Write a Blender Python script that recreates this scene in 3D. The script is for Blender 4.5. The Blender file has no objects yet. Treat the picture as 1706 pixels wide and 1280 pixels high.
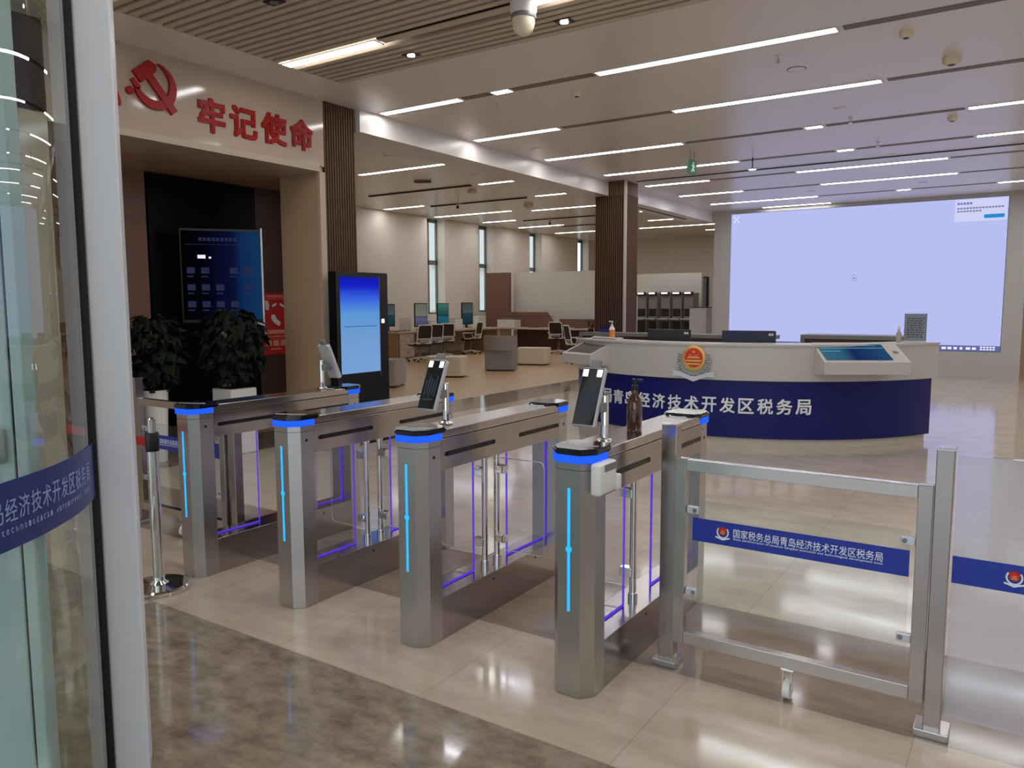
import bpy, bmesh, math, random
from mathutils import Vector, Matrix
random.seed(7)
scene = bpy.context.scene
COL = scene.collection
PI = math.pi
sin, cos, R = math.sin, math.cos, math.radians

# ---------------------------------------------------------------- camera, sky, exposure
cam_d = bpy.data.cameras.new('camera')
cam_d.sensor_fit = 'HORIZONTAL'
cam_d.sensor_width = 36.0
cam_d.lens = 1288.9 / 1706 * 36.0
cam_d.clip_start = 0.05
cam_d.clip_end = 200
cam = bpy.data.objects.new('camera', cam_d)
COL.objects.link(cam)
yaw, pitch, roll = 0.58588, 0.10165, -0.002907
_f = Vector((-sin(yaw) * cos(pitch), cos(yaw) * cos(pitch), -sin(pitch)))
_r = Vector((cos(yaw), sin(yaw), 0))
_u = _r.cross(_f)
_r2 = _r * cos(roll) + _u * sin(roll)
_u2 = _u * cos(roll) - _r * sin(roll)
m = Matrix((_r2, _u2, -_f)).transposed().to_4x4()
m.translation = Vector((0, 0, 1.55))
cam.matrix_world = m
scene.camera = cam

world = bpy.data.worlds.new('sky')
scene.world = world
world.use_nodes = True
_bg = world.node_tree.nodes['Background']
_bg.inputs[0].default_value = (0.78, 0.89, 1.0, 1)
_bg.inputs[1].default_value = 2.0

vs = scene.view_settings
vs.view_transform = 'Standard'
vs.look = 'None'
vs.gamma = 1.0
vs.use_curve_mapping = False
vs.exposure = 0.0
scene.cycles.transparent_max_bounces = 24
STRIP = 23.0          # brightness of the ceiling strip lamps
SPOT = 40.0          # brightness of the round downlights


# ---------------------------------------------------------------- materials
def s2l(c):
    return c / 12.92 if c <= 0.04045 else ((c + 0.055) / 1.055) ** 2.4


def rgb(r, g, b):
    return (s2l(r / 255), s2l(g / 255), s2l(b / 255), 1)


def mat(name, col, rough=0.5, metal=0.0, emit=None, es=0.0, spec=0.5, coat=0.0, noise=0.0, nscale=8.0, aniso=None):
    m = bpy.data.materials.new(name)
    m.use_nodes = True
    nt = m.node_tree
    b = nt.nodes['Principled BSDF']
    b.inputs['Base Color'].default_value = col
    b.inputs['Roughness'].default_value = rough
    b.inputs['Metallic'].default_value = metal
    b.inputs['Specular IOR Level'].default_value = spec
    if coat:
        b.inputs['Coat Weight'].default_value = coat
        b.inputs['Coat Roughness'].default_value = 0.05
    if emit:
        b.inputs['Emission Color'].default_value = emit
        b.inputs['Emission Strength'].default_value = es
    if noise:
        tc = nt.nodes.new('ShaderNodeTexCoord')
        mp = nt.nodes.new('ShaderNodeMapping')
        nz = nt.nodes.new('ShaderNodeTexNoise')
        nz.inputs['Scale'].default_value = nscale
        nz.inputs['Detail'].default_value = 4
        if aniso:
            mp.inputs['Scale'].default_value = aniso
        mx = nt.nodes.new('ShaderNodeMix')
        mx.data_type = 'RGBA'
        mx.inputs[6].default_value = tuple(c * (1 - noise) for c in col[:3]) + (1,)
        mx.inputs[7].default_value = tuple(min(1, c * (1 + noise)) for c in col[:3]) + (1,)
        nt.links.new(tc.outputs['Object'], mp.inputs[0])
        nt.links.new(mp.outputs[0], nz.inputs['Vector'])
        nt.links.new(nz.outputs['Fac'], mx.inputs[0])
        nt.links.new(mx.outputs[2], b.inputs['Base Color'])
    return m


def emis(name, col, s):
    m = bpy.data.materials.new(name)
    m.use_nodes = True
    nt = m.node_tree
    nt.nodes.clear()
    e = nt.nodes.new('ShaderNodeEmission')
    e.inputs[0].default_value = col
    e.inputs[1].default_value = s
    o = nt.nodes.new('ShaderNodeOutputMaterial')
    nt.links.new(e.outputs[0], o.inputs[0])
    return m


def glass(name, tint=(0.93, 0.96, 0.95, 1), ior=1.5, gain=1.0, rough=0.0, haze=None):
    m = bpy.data.materials.new(name)
    m.use_nodes = True
    nt = m.node_tree
    nt.nodes.clear()
    tr = nt.nodes.new('ShaderNodeBsdfTransparent')
    tr.inputs[0].default_value = tint
    gl = nt.nodes.new('ShaderNodeBsdfGlossy')
    gl.inputs['Roughness'].default_value = rough
    fr = nt.nodes.new('ShaderNodeFresnel')
    fr.inputs[0].default_value = ior
    mu = nt.nodes.new('ShaderNodeMath')
    mu.operation = 'MULTIPLY'
    mu.use_clamp = True
    mu.inputs[1].default_value = gain
    mx = nt.nodes.new('ShaderNodeMixShader')
    o = nt.nodes.new('ShaderNodeOutputMaterial')
    ge = nt.nodes.new('ShaderNodeNewGeometry')
    front = nt.nodes.new('ShaderNodeMath')
    front.operation = 'SUBTRACT'
    front.inputs[0].default_value = 1.0
    nt.links.new(ge.outputs['Backfacing'], front.inputs[1])
    m3 = nt.nodes.new('ShaderNodeMath')
    m3.operation = 'MULTIPLY'
    nt.links.new(fr.outputs[0], mu.inputs[0])
    nt.links.new(mu.outputs[0], m3.inputs[0])
    nt.links.new(front.outputs[0], m3.inputs[1])
    nt.links.new(m3.outputs[0], mx.inputs[0])
    first = tr.outputs[0]
    if haze:
        df = nt.nodes.new('ShaderNodeBsdfDiffuse')
        df.inputs[0].default_value = haze[1]
        m2 = nt.nodes.new('ShaderNodeMixShader')
        m2.inputs[0].default_value = haze[0]
        nt.links.new(tr.outputs[0], m2.inputs[1])
        nt.links.new(df.outputs[0], m2.inputs[2])
        first = m2.outputs[0]
    nt.links.new(first, mx.inputs[1])
    nt.links.new(gl.outputs[0], mx.inputs[2])
    nt.links.new(mx.outputs[0], o.inputs[0])
    return m


def ramp_screen(name, stops, s=1.0, axis=2):
    """A lit screen whose picture runs through colours along one of its own axes (0..1)."""
    m = bpy.data.materials.new(name)
    m.use_nodes = True
    nt = m.node_tree
    nt.nodes.clear()
    tc = nt.nodes.new('ShaderNodeTexCoord')
    sp = nt.nodes.new('ShaderNodeSeparateXYZ')
    cr = nt.nodes.new('ShaderNodeValToRGB')
    el = cr.color_ramp.elements
    el[0].position, el[0].color = stops[0]
    el[1].position, el[1].color = stops[-1]
    for p, c in stops[1:-1]:
        e = el.new(p)
        e.color = c
    em = nt.nodes.new('ShaderNodeEmission')
    em.inputs[1].default_value = s
    o = nt.nodes.new('ShaderNodeOutputMaterial')
    nt.links.new(tc.outputs['Generated'], sp.inputs[0])
    nt.links.new(sp.outputs[axis], cr.inputs[0])
    nt.links.new(cr.outputs[0], em.inputs[0])
    nt.links.new(em.outputs[0], o.inputs[0])
    return m


def floor_mat():
    m = bpy.data.materials.new('polished stone floor')
    m.use_nodes = True
    nt = m.node_tree
    N, L = nt.nodes, nt.links
    b = N['Principled BSDF']
    geo = N.new('ShaderNodeNewGeometry')
    sp = N.new('ShaderNodeSeparateXYZ')
    L.new(geo.outputs['Position'], sp.inputs[0])

    def math_(op, a, c):
        n = N.new('ShaderNodeMath')
        n.operation = op
        for i, v in ((0, a), (1, c)):
            if isinstance(v, (int, float)):
                n.inputs[i].default_value = v
            else:
                L.new(v, n.inputs[i])
        return n.outputs[0]

    def mix(f, a, c):
        n = N.new('ShaderNodeMix')
        n.data_type = 'RGBA'
        L.new(f, n.inputs[0])
        for i, v in ((6, a), (7, c)):
            if isinstance(v, tuple):
                n.inputs[i].default_value = v
            else:
                L.new(v, n.inputs[i])
        return n.outputs[2]

    def noise(scale, detail, lo, hi, stretch=(1, 1, 1)):
        mp = N.new('ShaderNodeMapping')
        mp.inputs['Scale'].default_value = stretch
        L.new(geo.outputs['Position'], mp.inputs[0])
        n = N.new('ShaderNodeTexNoise')
        n.inputs['Scale'].default_value = scale
        n.inputs['Detail'].default_value = detail
        n.inputs['Roughness'].default_value = 0.65
        L.new(mp.outputs[0], n.inputs['Vector'])
        r = N.new('ShaderNodeMapRange')
        r.inputs[1].default_value = lo
        r.inputs[2].default_value = hi
        L.new(n.outputs['Fac'], r.inputs[0])
        return r.outputs[0]

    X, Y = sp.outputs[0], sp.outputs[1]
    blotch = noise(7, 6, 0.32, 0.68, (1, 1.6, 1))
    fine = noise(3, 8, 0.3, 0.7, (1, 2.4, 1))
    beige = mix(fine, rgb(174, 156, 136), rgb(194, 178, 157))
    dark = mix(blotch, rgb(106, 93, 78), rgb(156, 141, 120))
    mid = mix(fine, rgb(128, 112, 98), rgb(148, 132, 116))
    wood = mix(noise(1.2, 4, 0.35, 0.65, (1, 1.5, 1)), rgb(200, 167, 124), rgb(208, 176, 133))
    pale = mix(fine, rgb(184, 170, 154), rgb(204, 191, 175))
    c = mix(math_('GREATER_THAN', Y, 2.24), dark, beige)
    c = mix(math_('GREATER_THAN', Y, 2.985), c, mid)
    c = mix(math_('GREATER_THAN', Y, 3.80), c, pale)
    # tile joints
    fx = math_('FRACT', math_('DIVIDE', math_('ADD', X, 1.10 + 84 * 10), 0.84), 0)
    jx = math_('LESS_THAN', fx, 0.006)
    fy = math_('FRACT', math_('DIVIDE', math_('ADD', Y, 0.785 - 2.24 + 78.5), 0.785), 0)
    jy = math_('LESS_THAN', fy, 0.006)
    j = math_('MAXIMUM', jx, jy)
    c = mix(math_('MULTIPLY', j, 0.28), c, rgb(92, 78, 64))
    c = mix(math_('LESS_THAN', X, -6.84), c, mid)
    c = mix(math_('LESS_THAN', X, -7.75), c, wood)
    L.new(c, b.inputs['Base Color'])
    rr = N.new('ShaderNodeMapRange')
    rr.inputs[3].default_value = 0.07
    rr.inputs[4].default_value = 0.13
    L.new(fine, rr.inputs[0])
    isw = math_('LESS_THAN', X, -7.75)
    L.new(math_('ADD', math_('MULTIPLY', rr.outputs[0], math_('SUBTRACT', 1.0, isw)), math_('MULTIPLY', isw, 0.34)), b.inputs['Roughness'])
    b.inputs['Specular IOR Level'].default_value = 0.65
    return m


M = dict(
    floor=floor_mat(),
    ceiling=mat('satin white ceiling panel', rgb(220, 213, 206), 0.28, spec=0.5),
    slat=mat('beige ceiling slat', rgb(196, 180, 158), 0.55),
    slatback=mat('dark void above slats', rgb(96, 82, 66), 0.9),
    slot=mat('grey ceiling slot', rgb(120, 108, 98), 0.6),
    black_line=mat('black track', rgb(30, 25, 22), 0.5),
    wall=mat('cream wall paint', rgb(222, 210, 190), 0.6),
    wall_warm=mat('warm cream wall paint', rgb(232, 222, 206), 0.6),
    wall_grey=mat('grey white wall panel', rgb(186, 182, 176), 0.5),
    wall_white=mat('white wall paint', rgb(226, 220, 210), 0.55),
    portal=mat('glossy beige wall panel', rgb(184, 166, 148), 0.1, spec=0.5),
    jamb=mat('pale wood veneer', rgb(184, 154, 122), 0.35, noise=0.06, nscale=5, aniso=(20, 20, 1)),
    gold=mat('pale gold trim', rgb(186, 168, 144), 0.3),
    dark_wood=mat('dark brown wood veneer', rgb(74, 48, 38), 0.4, noise=0.25, nscale=4, aniso=(14, 14, 0.8)),
    brown_wood=mat('brown wood veneer', rgb(128, 92, 76), 0.4, noise=0.12, nscale=4, aniso=(12, 12, 0.8)),
    slat_wood=mat('brown slat', rgb(104, 78, 62), 0.7, spec=0.2, noise=0.15, nscale=4, aniso=(14, 14, 0.6)),
    slat_gap=mat('dark groove', rgb(16, 12, 10), 0.8, spec=0.1),
    near_black=mat('near black panel', rgb(6, 4, 4), 0.35, spec=0.1),
    steel=mat('brushed stainless steel', (0.43, 0.395, 0.375, 1), 0.17, 1.0, noise=0.06, nscale=3, aniso=(60, 60, 1)),
    steel_post=mat('brushed stainless post', (0.52, 0.505, 0.50, 1), 0.28, 1.0, noise=0.05, nscale=3, aniso=(60, 60, 1)),  # paler copy of the steel; bright outdoor reflection put into its colour
    steel_h=mat('brushed stainless rail', (0.52, 0.49, 0.47, 1), 0.18, 1.0),
    chrome=mat('polished chrome', (0.74, 0.73, 0.72, 1), 0.06, 1.0),
    black=mat('black plastic', rgb(14, 13, 15), 0.35),
    black_gloss=mat('glossy black lid', rgb(10, 10, 20), 0.08, coat=0.5),
    grey_plastic=mat('grey plastic', rgb(120, 118, 116), 0.4),
    white_plastic=mat('white plastic', rgb(225, 222, 216), 0.4),
    white_paint=mat('white painted aluminium', rgb(222, 224, 228), 0.28),
    gasket=mat('black rubber seal', rgb(22, 20, 20), 0.6),
    blue=mat('royal blue vinyl', rgb(20, 48, 150), 0.35),
    navy=mat('navy blue panel', rgb(12, 20, 98), 0.42, spec=0.3),
    corian=mat('white solid surface', rgb(190, 184, 177), 0.3),
    plinth=mat('pale plinth', rgb(200, 190, 176), 0.4),
    white_letter=mat('white letter', rgb(235, 238, 240), 0.4),
    faded=mat('faded pale letter', rgb(140, 156, 200), 0.5),
    red=mat('red acrylic', rgb(156, 18, 10), 0.45, spec=0.3),
    belt=mat('red belt', rgb(190, 20, 24), 0.6),
    poster_red=mat('red print', rgb(196, 24, 20), 0.4),
    poster_pink=mat('pink print', rgb(226, 150, 120), 0.5),
    paper=mat('white paper', rgb(232, 230, 226), 0.6),
    ink=mat('grey ink', rgb(70, 76, 84), 0.6),
    gold_paint=mat('gold paint', rgb(222, 178, 96), 0.35, 0.3),
    silver=mat('silver paint', rgb(206, 208, 212), 0.3, 0.5),
    emblem_silver=mat('emblem silver', rgb(176, 178, 184), 0.25, 0.8),
    emblem_red=mat('emblem red', rgb(206, 44, 22), 0.35),
    brown_glass=mat('brown bottle glass', rgb(70, 32, 12), 0.05, coat=1.0),
    orange=mat('orange label', rgb(226, 132, 70), 0.5),
    green=mat('dark green leaf', rgb(20, 30, 18), 0.7, spec=0.2),
    soil=mat('dark soil', rgb(40, 30, 24), 0.9),
    fabric_grey=mat('grey upholstery', rgb(150, 144, 137), 0.8, noise=0.08, nscale=60),
    fabric_taupe=mat('taupe upholstery', rgb(172, 160, 152), 0.75, noise=0.06, nscale=60),
    fabric_cream=mat('cream upholstery', rgb(224, 210, 182), 0.7, noise=0.05, nscale=60),
    mesh_black=mat('dark mesh fabric', rgb(52, 40, 36), 0.8),
    desk=mat('pale desk laminate', rgb(208, 188, 168), 0.4, noise=0.05, nscale=4, aniso=(2, 14, 14)),
    desk_side=mat('tan desk laminate', rgb(176, 146, 112), 0.45, noise=0.06, nscale=4, aniso=(14, 14, 1)),
    glass=glass('clear glass'),
    glass_door=glass('greenish door glass', (0.80, 0.87, 0.84, 1), 1.5, 1.6),
    acrylic=glass('clear acrylic', (0.96, 0.96, 0.99, 1), 1.45),
    glass_fence=glass('hazy fence glass', (0.93, 0.94, 0.96, 1), 1.5, 1.6, haze=(0.22, (0.72, 0.71, 0.80, 1))),  # milky lavender haze mixed into the pane as diffuse colour
    strip=emis('lit strip diffuser', (0.97, 0.97, 1.0, 1), STRIP),
    spot=emis('lit downlight lens', (1.0, 0.96, 0.9, 1), SPOT),
    led_blue=emis('lit blue ring', (0.012, 0.085, 1.0, 1), 1.5),
    led_cyan=emis('lit cyan strip', (0.02, 0.36, 1.0, 1), 1.6),
    led_violet=emis('lit violet edge', (0.16, 0.07, 1.0, 1), 0.6),
    led_white=emis('lit white lamp', (1, 1, 1, 1), 2.5),
    screen=emis('lit lavender screen', rgb(184, 190, 242), 1.0),
    pop=emis('lit pale popup', rgb(206, 210, 246), 1.0),
    pop_btn=emis('lit blue button', rgb(40, 140, 205), 1.0),
    pop_txt=emis('lit grey writing', rgb(120, 126, 170), 1.0),
    pop_white=emis('lit white writing and glint', rgb(236, 238, 252), 1.0),
    taskbar=emis('lit taskbar', rgb(98, 104, 160), 1.0),
    touch=ramp_screen('lit teal touch screen', [(0.0, rgb(64, 108, 128)), (0.3, rgb(52, 96, 124)), (0.48, rgb(24, 46, 98)), (0.8, rgb(34, 66, 108)), (1.0, rgb(34, 80, 112))], 0.85, 0),
    touch_dim=mat('unlit touch screen', rgb(80, 84, 78), 0.08, coat=0.6),
    touch_line=emis('lit pale line', rgb(110, 170, 190), 0.9),
    sign_scr=ramp_screen('lit blue signage', [(0.0, rgb(120, 160, 214)), (0.35, rgb(112, 156, 206)), (0.62, rgb(92, 150, 214)), (0.78, rgb(56, 98, 222)), (0.9, rgb(24, 34, 196)), (1.0, rgb(20, 26, 178))], 1.0, 2),
    tv_scr=ramp_screen('dim blue picture', [(0.0, rgb(2, 2, 4)), (0.3, rgb(5, 6, 20)), (0.65, rgb(14, 22, 62)), (0.75, rgb(22, 50, 100)), (1.0, rgb(24, 66, 110))], 0.6, 0),
    tv_mark=emis('dim pale writing', rgb(52, 60, 96), 0.5),
    mon_grey=ramp_screen('lit grey monitor', [(0.0, rgb(60, 64, 78)), (0.32, rgb(84, 86, 120)), (0.42, rgb(60, 66, 66)), (0.46, rgb(108, 110, 100)), (1.0, rgb(96, 98, 90))], 1.0, 2),
    mon_teal=ramp_screen('lit teal monitor', [(0.0, rgb(24, 72, 88)), (0.4, rgb(30, 92, 110)), (0.46, rgb(20, 60, 62)), (1.0, rgb(60, 108, 100))], 1.0, 2),
    mon_dark=ramp_screen('lit dark monitor', [(0.0, rgb(20, 46, 54)), (0.5, rgb(34, 56, 58)), (0.55, rgb(70, 78, 78)), (1.0, rgb(58, 66, 70))], 1.0, 2),
    exit_green=mat('exit green', rgb(24, 74, 50), 0.4, emit=rgb(20, 80, 50), es=0.4),
    exit_white=emis('lit pale pictogram', rgb(170, 220, 190), 1.0),
    scan_scr=mat('dark scanner screen', rgb(26, 28, 34), 0.06, coat=0.8),
    scan_mark=emis('dim grey picture', rgb(48, 58, 66), 1.0),
    plaster=mat('pale outdoor render', rgb(210, 206, 200), 0.8),
    paving=mat('grey outdoor paving', rgb(170, 168, 164), 0.8),
)


# ---------------------------------------------------------------- mesh helpers
class MB:
    def __init__(self):
        self.bm = bmesh.new()

    def _add(self, verts, faces, mtx=None):
        vs_ = [self.bm.verts.new(mtx @ Vector(v) if mtx else v) for v in verts]
        out = []
        for f in faces:
            try:
                out.append(self.bm.faces.new([vs_[i] for i in f]))
            except ValueError:
                pass
        return vs_, out

    def box(self, x0, x1, y0, y1, z0, z1, b=0.0, seg=2, mtx=None):
        t = bmesh.new()
        v = [t.verts.new(p) for p in ((x0, y0, z0), (x1, y0, z0), (x1, y1, z0), (x0, y1, z0), (x0, y0, z1), (x1, y0, z1), (x1, y1, z1), (x0, y1, z1))]
        for f in ((0, 3, 2, 1), (4, 5, 6, 7), (0, 1, 5, 4), (1, 2, 6, 5), (2, 3, 7, 6), (3, 0, 4, 7)):
            t.faces.new([v[i] for i in f])
        if b > 0:
            bmesh.ops.bevel(t, geom=t.edges[:], offset=b, segments=seg, affect='EDGES', profile=0.5)
        self._merge(t, mtx)
        return self

    def _merge(self, t, mtx=None):
        t.verts.index_update()
        self._add([v.co.copy() for v in t.verts], [[v.index for v in f.verts] for f in t.faces], mtx)
        t.free()

    def prism(self, pts, z0, z1, b=0.0, mtx=None):
        """pts: counter-clockwise outline in x,y."""
        n = len(pts)
        t = bmesh.new()
        lo = [t.verts.new((p[0], p[1], z0)) for p in pts]
        hi = [t.verts.new((p[0], p[1], z1)) for p in pts]
        t.faces.new(lo[::-1])
        t.faces.new(hi)
        for i in range(n):
            j = (i + 1) % n
            t.faces.new((lo[i], lo[j], hi[j], hi[i]))
        if b > 0:
            es = [e for e in t.edges if abs(e.verts[0].co.z - e.verts[1].co.z) < 1e-6]
            bmesh.ops.bevel(t, geom=es, offset=b, segments=2, affect='EDGES')
        self._merge(t, mtx)
        return self

    def cyl(self, p0, p1, r, seg=20, r1=None, mtx=None):
        p0, p1 = Vector(p0), Vector(p1)
        r1 = r if r1 is None else r1
        d = (p1 - p0)
        q = d.to_track_quat('Z', 'Y').to_matrix()
        vv, ff = [], []
        for k, (p, rr) in enumerate(((p0, r), (p1, r1))):
            for i in range(seg):
                a = 2 * PI * i / seg
                vv.append(p + q @ Vector((rr * cos(a), rr * sin(a), 0)))
        for i in range(seg):
            j = (i + 1) % seg
            ff.append((i, j, seg + j, seg + i))
        ff.append(tuple(range(seg))[::-1])
        ff.append(tuple(range(seg, 2 * seg)))
        self._add(vv, ff, mtx)
        return self

    def tube(self, pts, r, seg=10, mtx=None):
        for a, b in zip(pts[:-1], pts[1:]):
            self.cyl(a, b, r, seg, mtx=mtx)
        for p in pts[1:-1]:
            self.ball(p, r, 8, 6, mtx=mtx)
        return self

    def lathe(self, prof, c=(0, 0, 0), seg=28, mtx=None):
        """prof: (radius, z) from bottom to top."""
        vv, ff = [], []
        n = len(prof)
        for r, z in prof:
            for i in range(seg):
                a = 2 * PI * i / seg
                vv.append((c[0] + r * cos(a), c[1] + r * sin(a), c[2] + z))
        for k in range(n - 1):
            for i in range(seg):
                j = (i + 1) % seg
                ff.append((k * seg + i, k * seg + j, (k + 1) * seg + j, (k + 1) * seg + i))
        ff.append(tuple(range(seg))[::-1])
        ff.append(tuple((n - 1) * seg + i for i in range(seg)))
        self._add(vv, ff, mtx)
        return self

    def ball(self, c, r, seg=16, rings=10, sx=1, sy=1, sz=1, mtx=None):
        prof = [(max(1e-4, r * sin(PI * k / rings)), -r * cos(PI * k / rings)) for k in range(rings + 1)]
        mm = Matrix.Translation(c) @ Matrix.Diagonal((sx, sy, sz, 1))
        self.lathe(prof, (0, 0, 0), seg, mm if mtx is None else mtx @ mm)
        return self

    def quad(self, a, b, c, d, mtx=None):
        self._add([a, b, c, d], [(0, 1, 2, 3)], mtx)
        return self

    def arc(self, cx, cy, r0, r1, a0, a1, z0, z1, seg=48):
        """curved wall between two radii, angles in degrees."""
        vv, ff = [], []
        for k in range(seg + 1):
            a = R(a0 + (a1 - a0) * k / seg)
            for r in (r0, r1):
                for z in (z0, z1):
                    vv.append((cx + r * cos(a), cy + r * sin(a), z))
        for k in range(seg):
            o, p = 4 * k, 4 * (k + 1)
            ff += [(o, p, p + 1, o + 1), (o + 2, o + 3, p + 3, p + 2), (o + 1, p + 1, p + 3, o + 3), (o, o + 2, p + 2, p)]
        ff += [(0, 1, 3, 2), (4 * seg, 4 * seg + 2, 4 * seg + 3, 4 * seg + 1)]
        self._add(vv, ff)
        return self

    def mesh(self, me, mtx):
        vv = [v.co.copy() for v in me.vertices]
        self._add(vv, [tuple(p.vertices) for p in me.polygons], mtx)
        return self

    def build(self, name, material, parent=None, smooth=None):
        bm = self.bm
        bmesh.ops.recalc_face_normals(bm, faces=bm.faces[:])
        me = bpy.data.meshes.new(name)
        bm.to_mesh(me)
        bm.free()
        me.materials.append(M[material] if isinstance(material, str) else material)
        o = bpy.data.objects.new(name, me)
        COL.objects.link(o)
        if parent:
            o.parent = parent
        if smooth is not None:
            for p in me.polygons:
                p.use_smooth = True
            me.set_sharp_from_angle(angle=R(smooth))
        return o


_text_cache = {}


def text_mesh(body, bold=0.0, depth=0.02):
    k = (body, bold, depth)
    if k not in _text_cache:
        c = bpy.data.curves.new('t', 'FONT')
        c.body = body
        c.size = 1.0
        c.offset = bold
        c.extrude = depth
        c.resolution_u = 3
        o = bpy.data.objects.new('t', c)
        COL.objects.link(o)
        dg = bpy.context.evaluated_depsgraph_get()
        me = bpy.data.meshes.new_from_object(o.evaluated_get(dg))
        bpy.data.objects.remove(o)
        xs = [v.co.x for v in me.vertices]
        ys = [v.co.y for v in me.vertices]
        _text_cache[k] = (me, min(xs), max(xs), min(ys), max(ys))
    return _text_cache[k]


def frame_at(p, theta, sx, sy, sz=1.0, tilt=0.0):
    """glyph frame on an upright surface whose outward normal points along angle theta (radians)."""
    t = Vector((-sin(theta), cos(theta), 0))
    n = Vector((cos(theta), sin(theta), 0))
    z = Vector((0, 0, 1))
    mm = Matrix((t * sx, z * sy, n * sz)).transposed().to_4x4()
    mm.translation = p
    return mm


def put_text(mb, body, p, theta, width, height, bold=0.0, depth=0.02, sz=0.05):
    """centre p; scaled to exactly width x height."""
    me, x0, x1, y0, y1 = text_mesh(body, 0.0, depth)
    sx, sy = width / (x1 - x0 + 2 * bold), height / (y1 - y0 + 2 * bold)
    mm = frame_at(p, theta, sx, sy, sz)
    offs = [(0, 0)] if bold < 0.01 else [(bold * a, bold * b) for a in (-1, 1) for b in (-1, 1)]
    for i, (a, b) in enumerate(offs):
        mb.mesh(me, mm @ Matrix.Translation((a - (x0 + x1) / 2, b - (y0 + y1) / 2, i * 0.006)))


def tag(o, label, cat, group=None):
    o['label'] = label
    o['category'] = cat
    if group:
        o['group'] = group
    return o


def thing(name, label, cat, loc=(0, 0, 0), rz=0.0, group=None):
    o = bpy.data.objects.new(name, None)
    o.empty_display_size = 0.1
    COL.objects.link(o)
    o.location = loc
    o.rotation_euler = (0, 0, rz)
    return tag(o, label, cat, group)


def struct(o):
    o['kind'] = 'structure'
    return o


def dup(root, loc, rz=None, label=None, name=None):
    r = root.copy()
    COL.objects.link(r)
    r.location = loc
    if rz is not None:
        r.rotation_euler = (0, 0, rz)
    if label:
        r['label'] = label
    for ch in list(root.children):
        c = ch.copy()
        COL.objects.link(c)
        c.parent = r
        for g in ch.children:
            d = g.copy()
            COL.objects.link(d)
            d.parent = c
    return r


def B(name, material, box, parent=None, b=0.0, smooth=None):
    return MB().box(*box, b=b).build(name, material, parent, smooth)


# ================================================================ THE SETTING
ZC = 3.77            # flat ceiling of the hall
ZL = 4.41            # higher ceiling of the side bay
KL = (ZL - 1.55) / (ZC - 1.55)
XW = -16.4           # far side wall with the windows

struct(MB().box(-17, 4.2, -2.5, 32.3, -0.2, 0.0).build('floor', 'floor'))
struct(MB().box(-40, 30, -40, -2.5, -0.2, -0.02).build('ground', 'paving'))

# ceilings
mb = MB()
mb.box(-6.45, 4.2, 5.75, 19.0, ZC, ZC + 0.12)
mb.box(-6.5, -5.87, -2.5, 5.75, ZC, ZC + 0.12)
mb.box(-7.15, -6.45, 5.75, 6.6, ZC, ZC + 0.12)
struct(mb.build('ceiling', 'ceiling'))
mb = MB()
mb.box(-17, -6.45, 6.0, 32.3, ZL, ZL + 0.12)
mb.box(-6.45, -5.2, 19.0, 32.3, ZL, ZL + 0.12)
struct(mb.build('ceiling_bay', 'ceiling'))
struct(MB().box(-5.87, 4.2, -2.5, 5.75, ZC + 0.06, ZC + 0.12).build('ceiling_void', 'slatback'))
mb = MB()
y = -2.45
while y < 5.7:
    if not any(abs(y + 0.03 - q) < 0.085 for q in (5.055, 3.2, 1.35)):
        mb.box(-5.87, 4.2, y, y + 0.06, ZC, ZC + 0.06)
    y += 0.098
struct(mb.build('ceiling_slats', 'slat'))

# beam along the hall and its dark slot
struct(B('beam', 'ceiling', (-6.95, -6.45, 6.6, 18.5, 3.52, ZL)))
struct(B('trim_1', 'black_line', (-6.74, -6.68, 14.6, 17.4, 3.512, 3.52)))

# walls of the side bay
WIN = [(19.74, 20.65, 1.25), (22.6, 23.5, 1.3), (26.0, 26.9, 1.3), (29.9, 30.9, 1.3)]
mb = MB()
ys = 6.0
for (a, b_, s) in WIN:
    mb.box(XW - 0.42, XW, ys, a, 0, ZL)
    mb.box(XW - 0.42, XW, a, b_, 0, s)
    ys = b_
mb.box(XW - 0.42, XW, ys, 32.3, 0, ZL)
struct(mb.build('wall_window_side', 'wall_warm'))
for i, (a, b_, s) in enumerate(WIN):
    fr = MB()
    x0, x1 = XW - 0.38, XW - 0.32
    fr.box(x0, x1, a, a + 0.06, s, ZL)
    fr.box(x0, x1, b_ - 0.06, b_, s, ZL)
    for z0, z1 in ((s, s + 0.07), (2.9, 3.05), (ZL - 0.12, ZL)):
        fr.box(x0, x1, a, b_, z0, z1)
    fr.box(x0, x1, (a + b_) / 2 - 0.03, (a + b_) / 2 + 0.03, s, ZL)
    w = struct(fr.build('window_%d' % (i + 1), 'grey_plastic'))
    g = MB().box(x0 + 0.02, x0 + 0.03, a + 0.06, b_ - 0.06, s + 0.07, ZL - 0.12).build('glass', 'glass', w)
# pale blind chains and the drawn roller blind rails on the window wall
struct(B('wall_far', 'wall_warm', (-16.4, -5.2, 32.0, 32.3, 0, ZL)))
struct(B('wall_bay_near', 'wall', (-16.4, -8.0, 5.9, 6.0, 0, ZL)))
struct(B('wall_behind_screen', 'wall', (-5.4, -5.2, 19.0, 32.0, 0, ZL)))
struct(B('wall_right', 'wall_white', (4.0, 4.2, -2.5, 19.7, 0, ZC)))
struct(B('wall_back', 'jamb', (-0.6, 4.0, 19.5, 19.7, 0, ZC)))
# outside: ground and a pale building opposite the windows
struct(B('ground_outside', 'paving', (-60, -17.2, 6, 60, -0.3, -0.2)))
mb = MB()
mb.box(-36, -34, 10, 60, -0.2, 14)
for k in range(10):
    for j in range(4):
        mb.box(-34.0, -33.7, 12 + k * 4.2, 14.2 + k * 4.2, 1 + j * 3.2, 1.25 + j * 3.2)
struct(mb.build('exterior_building', 'plaster'))

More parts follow.
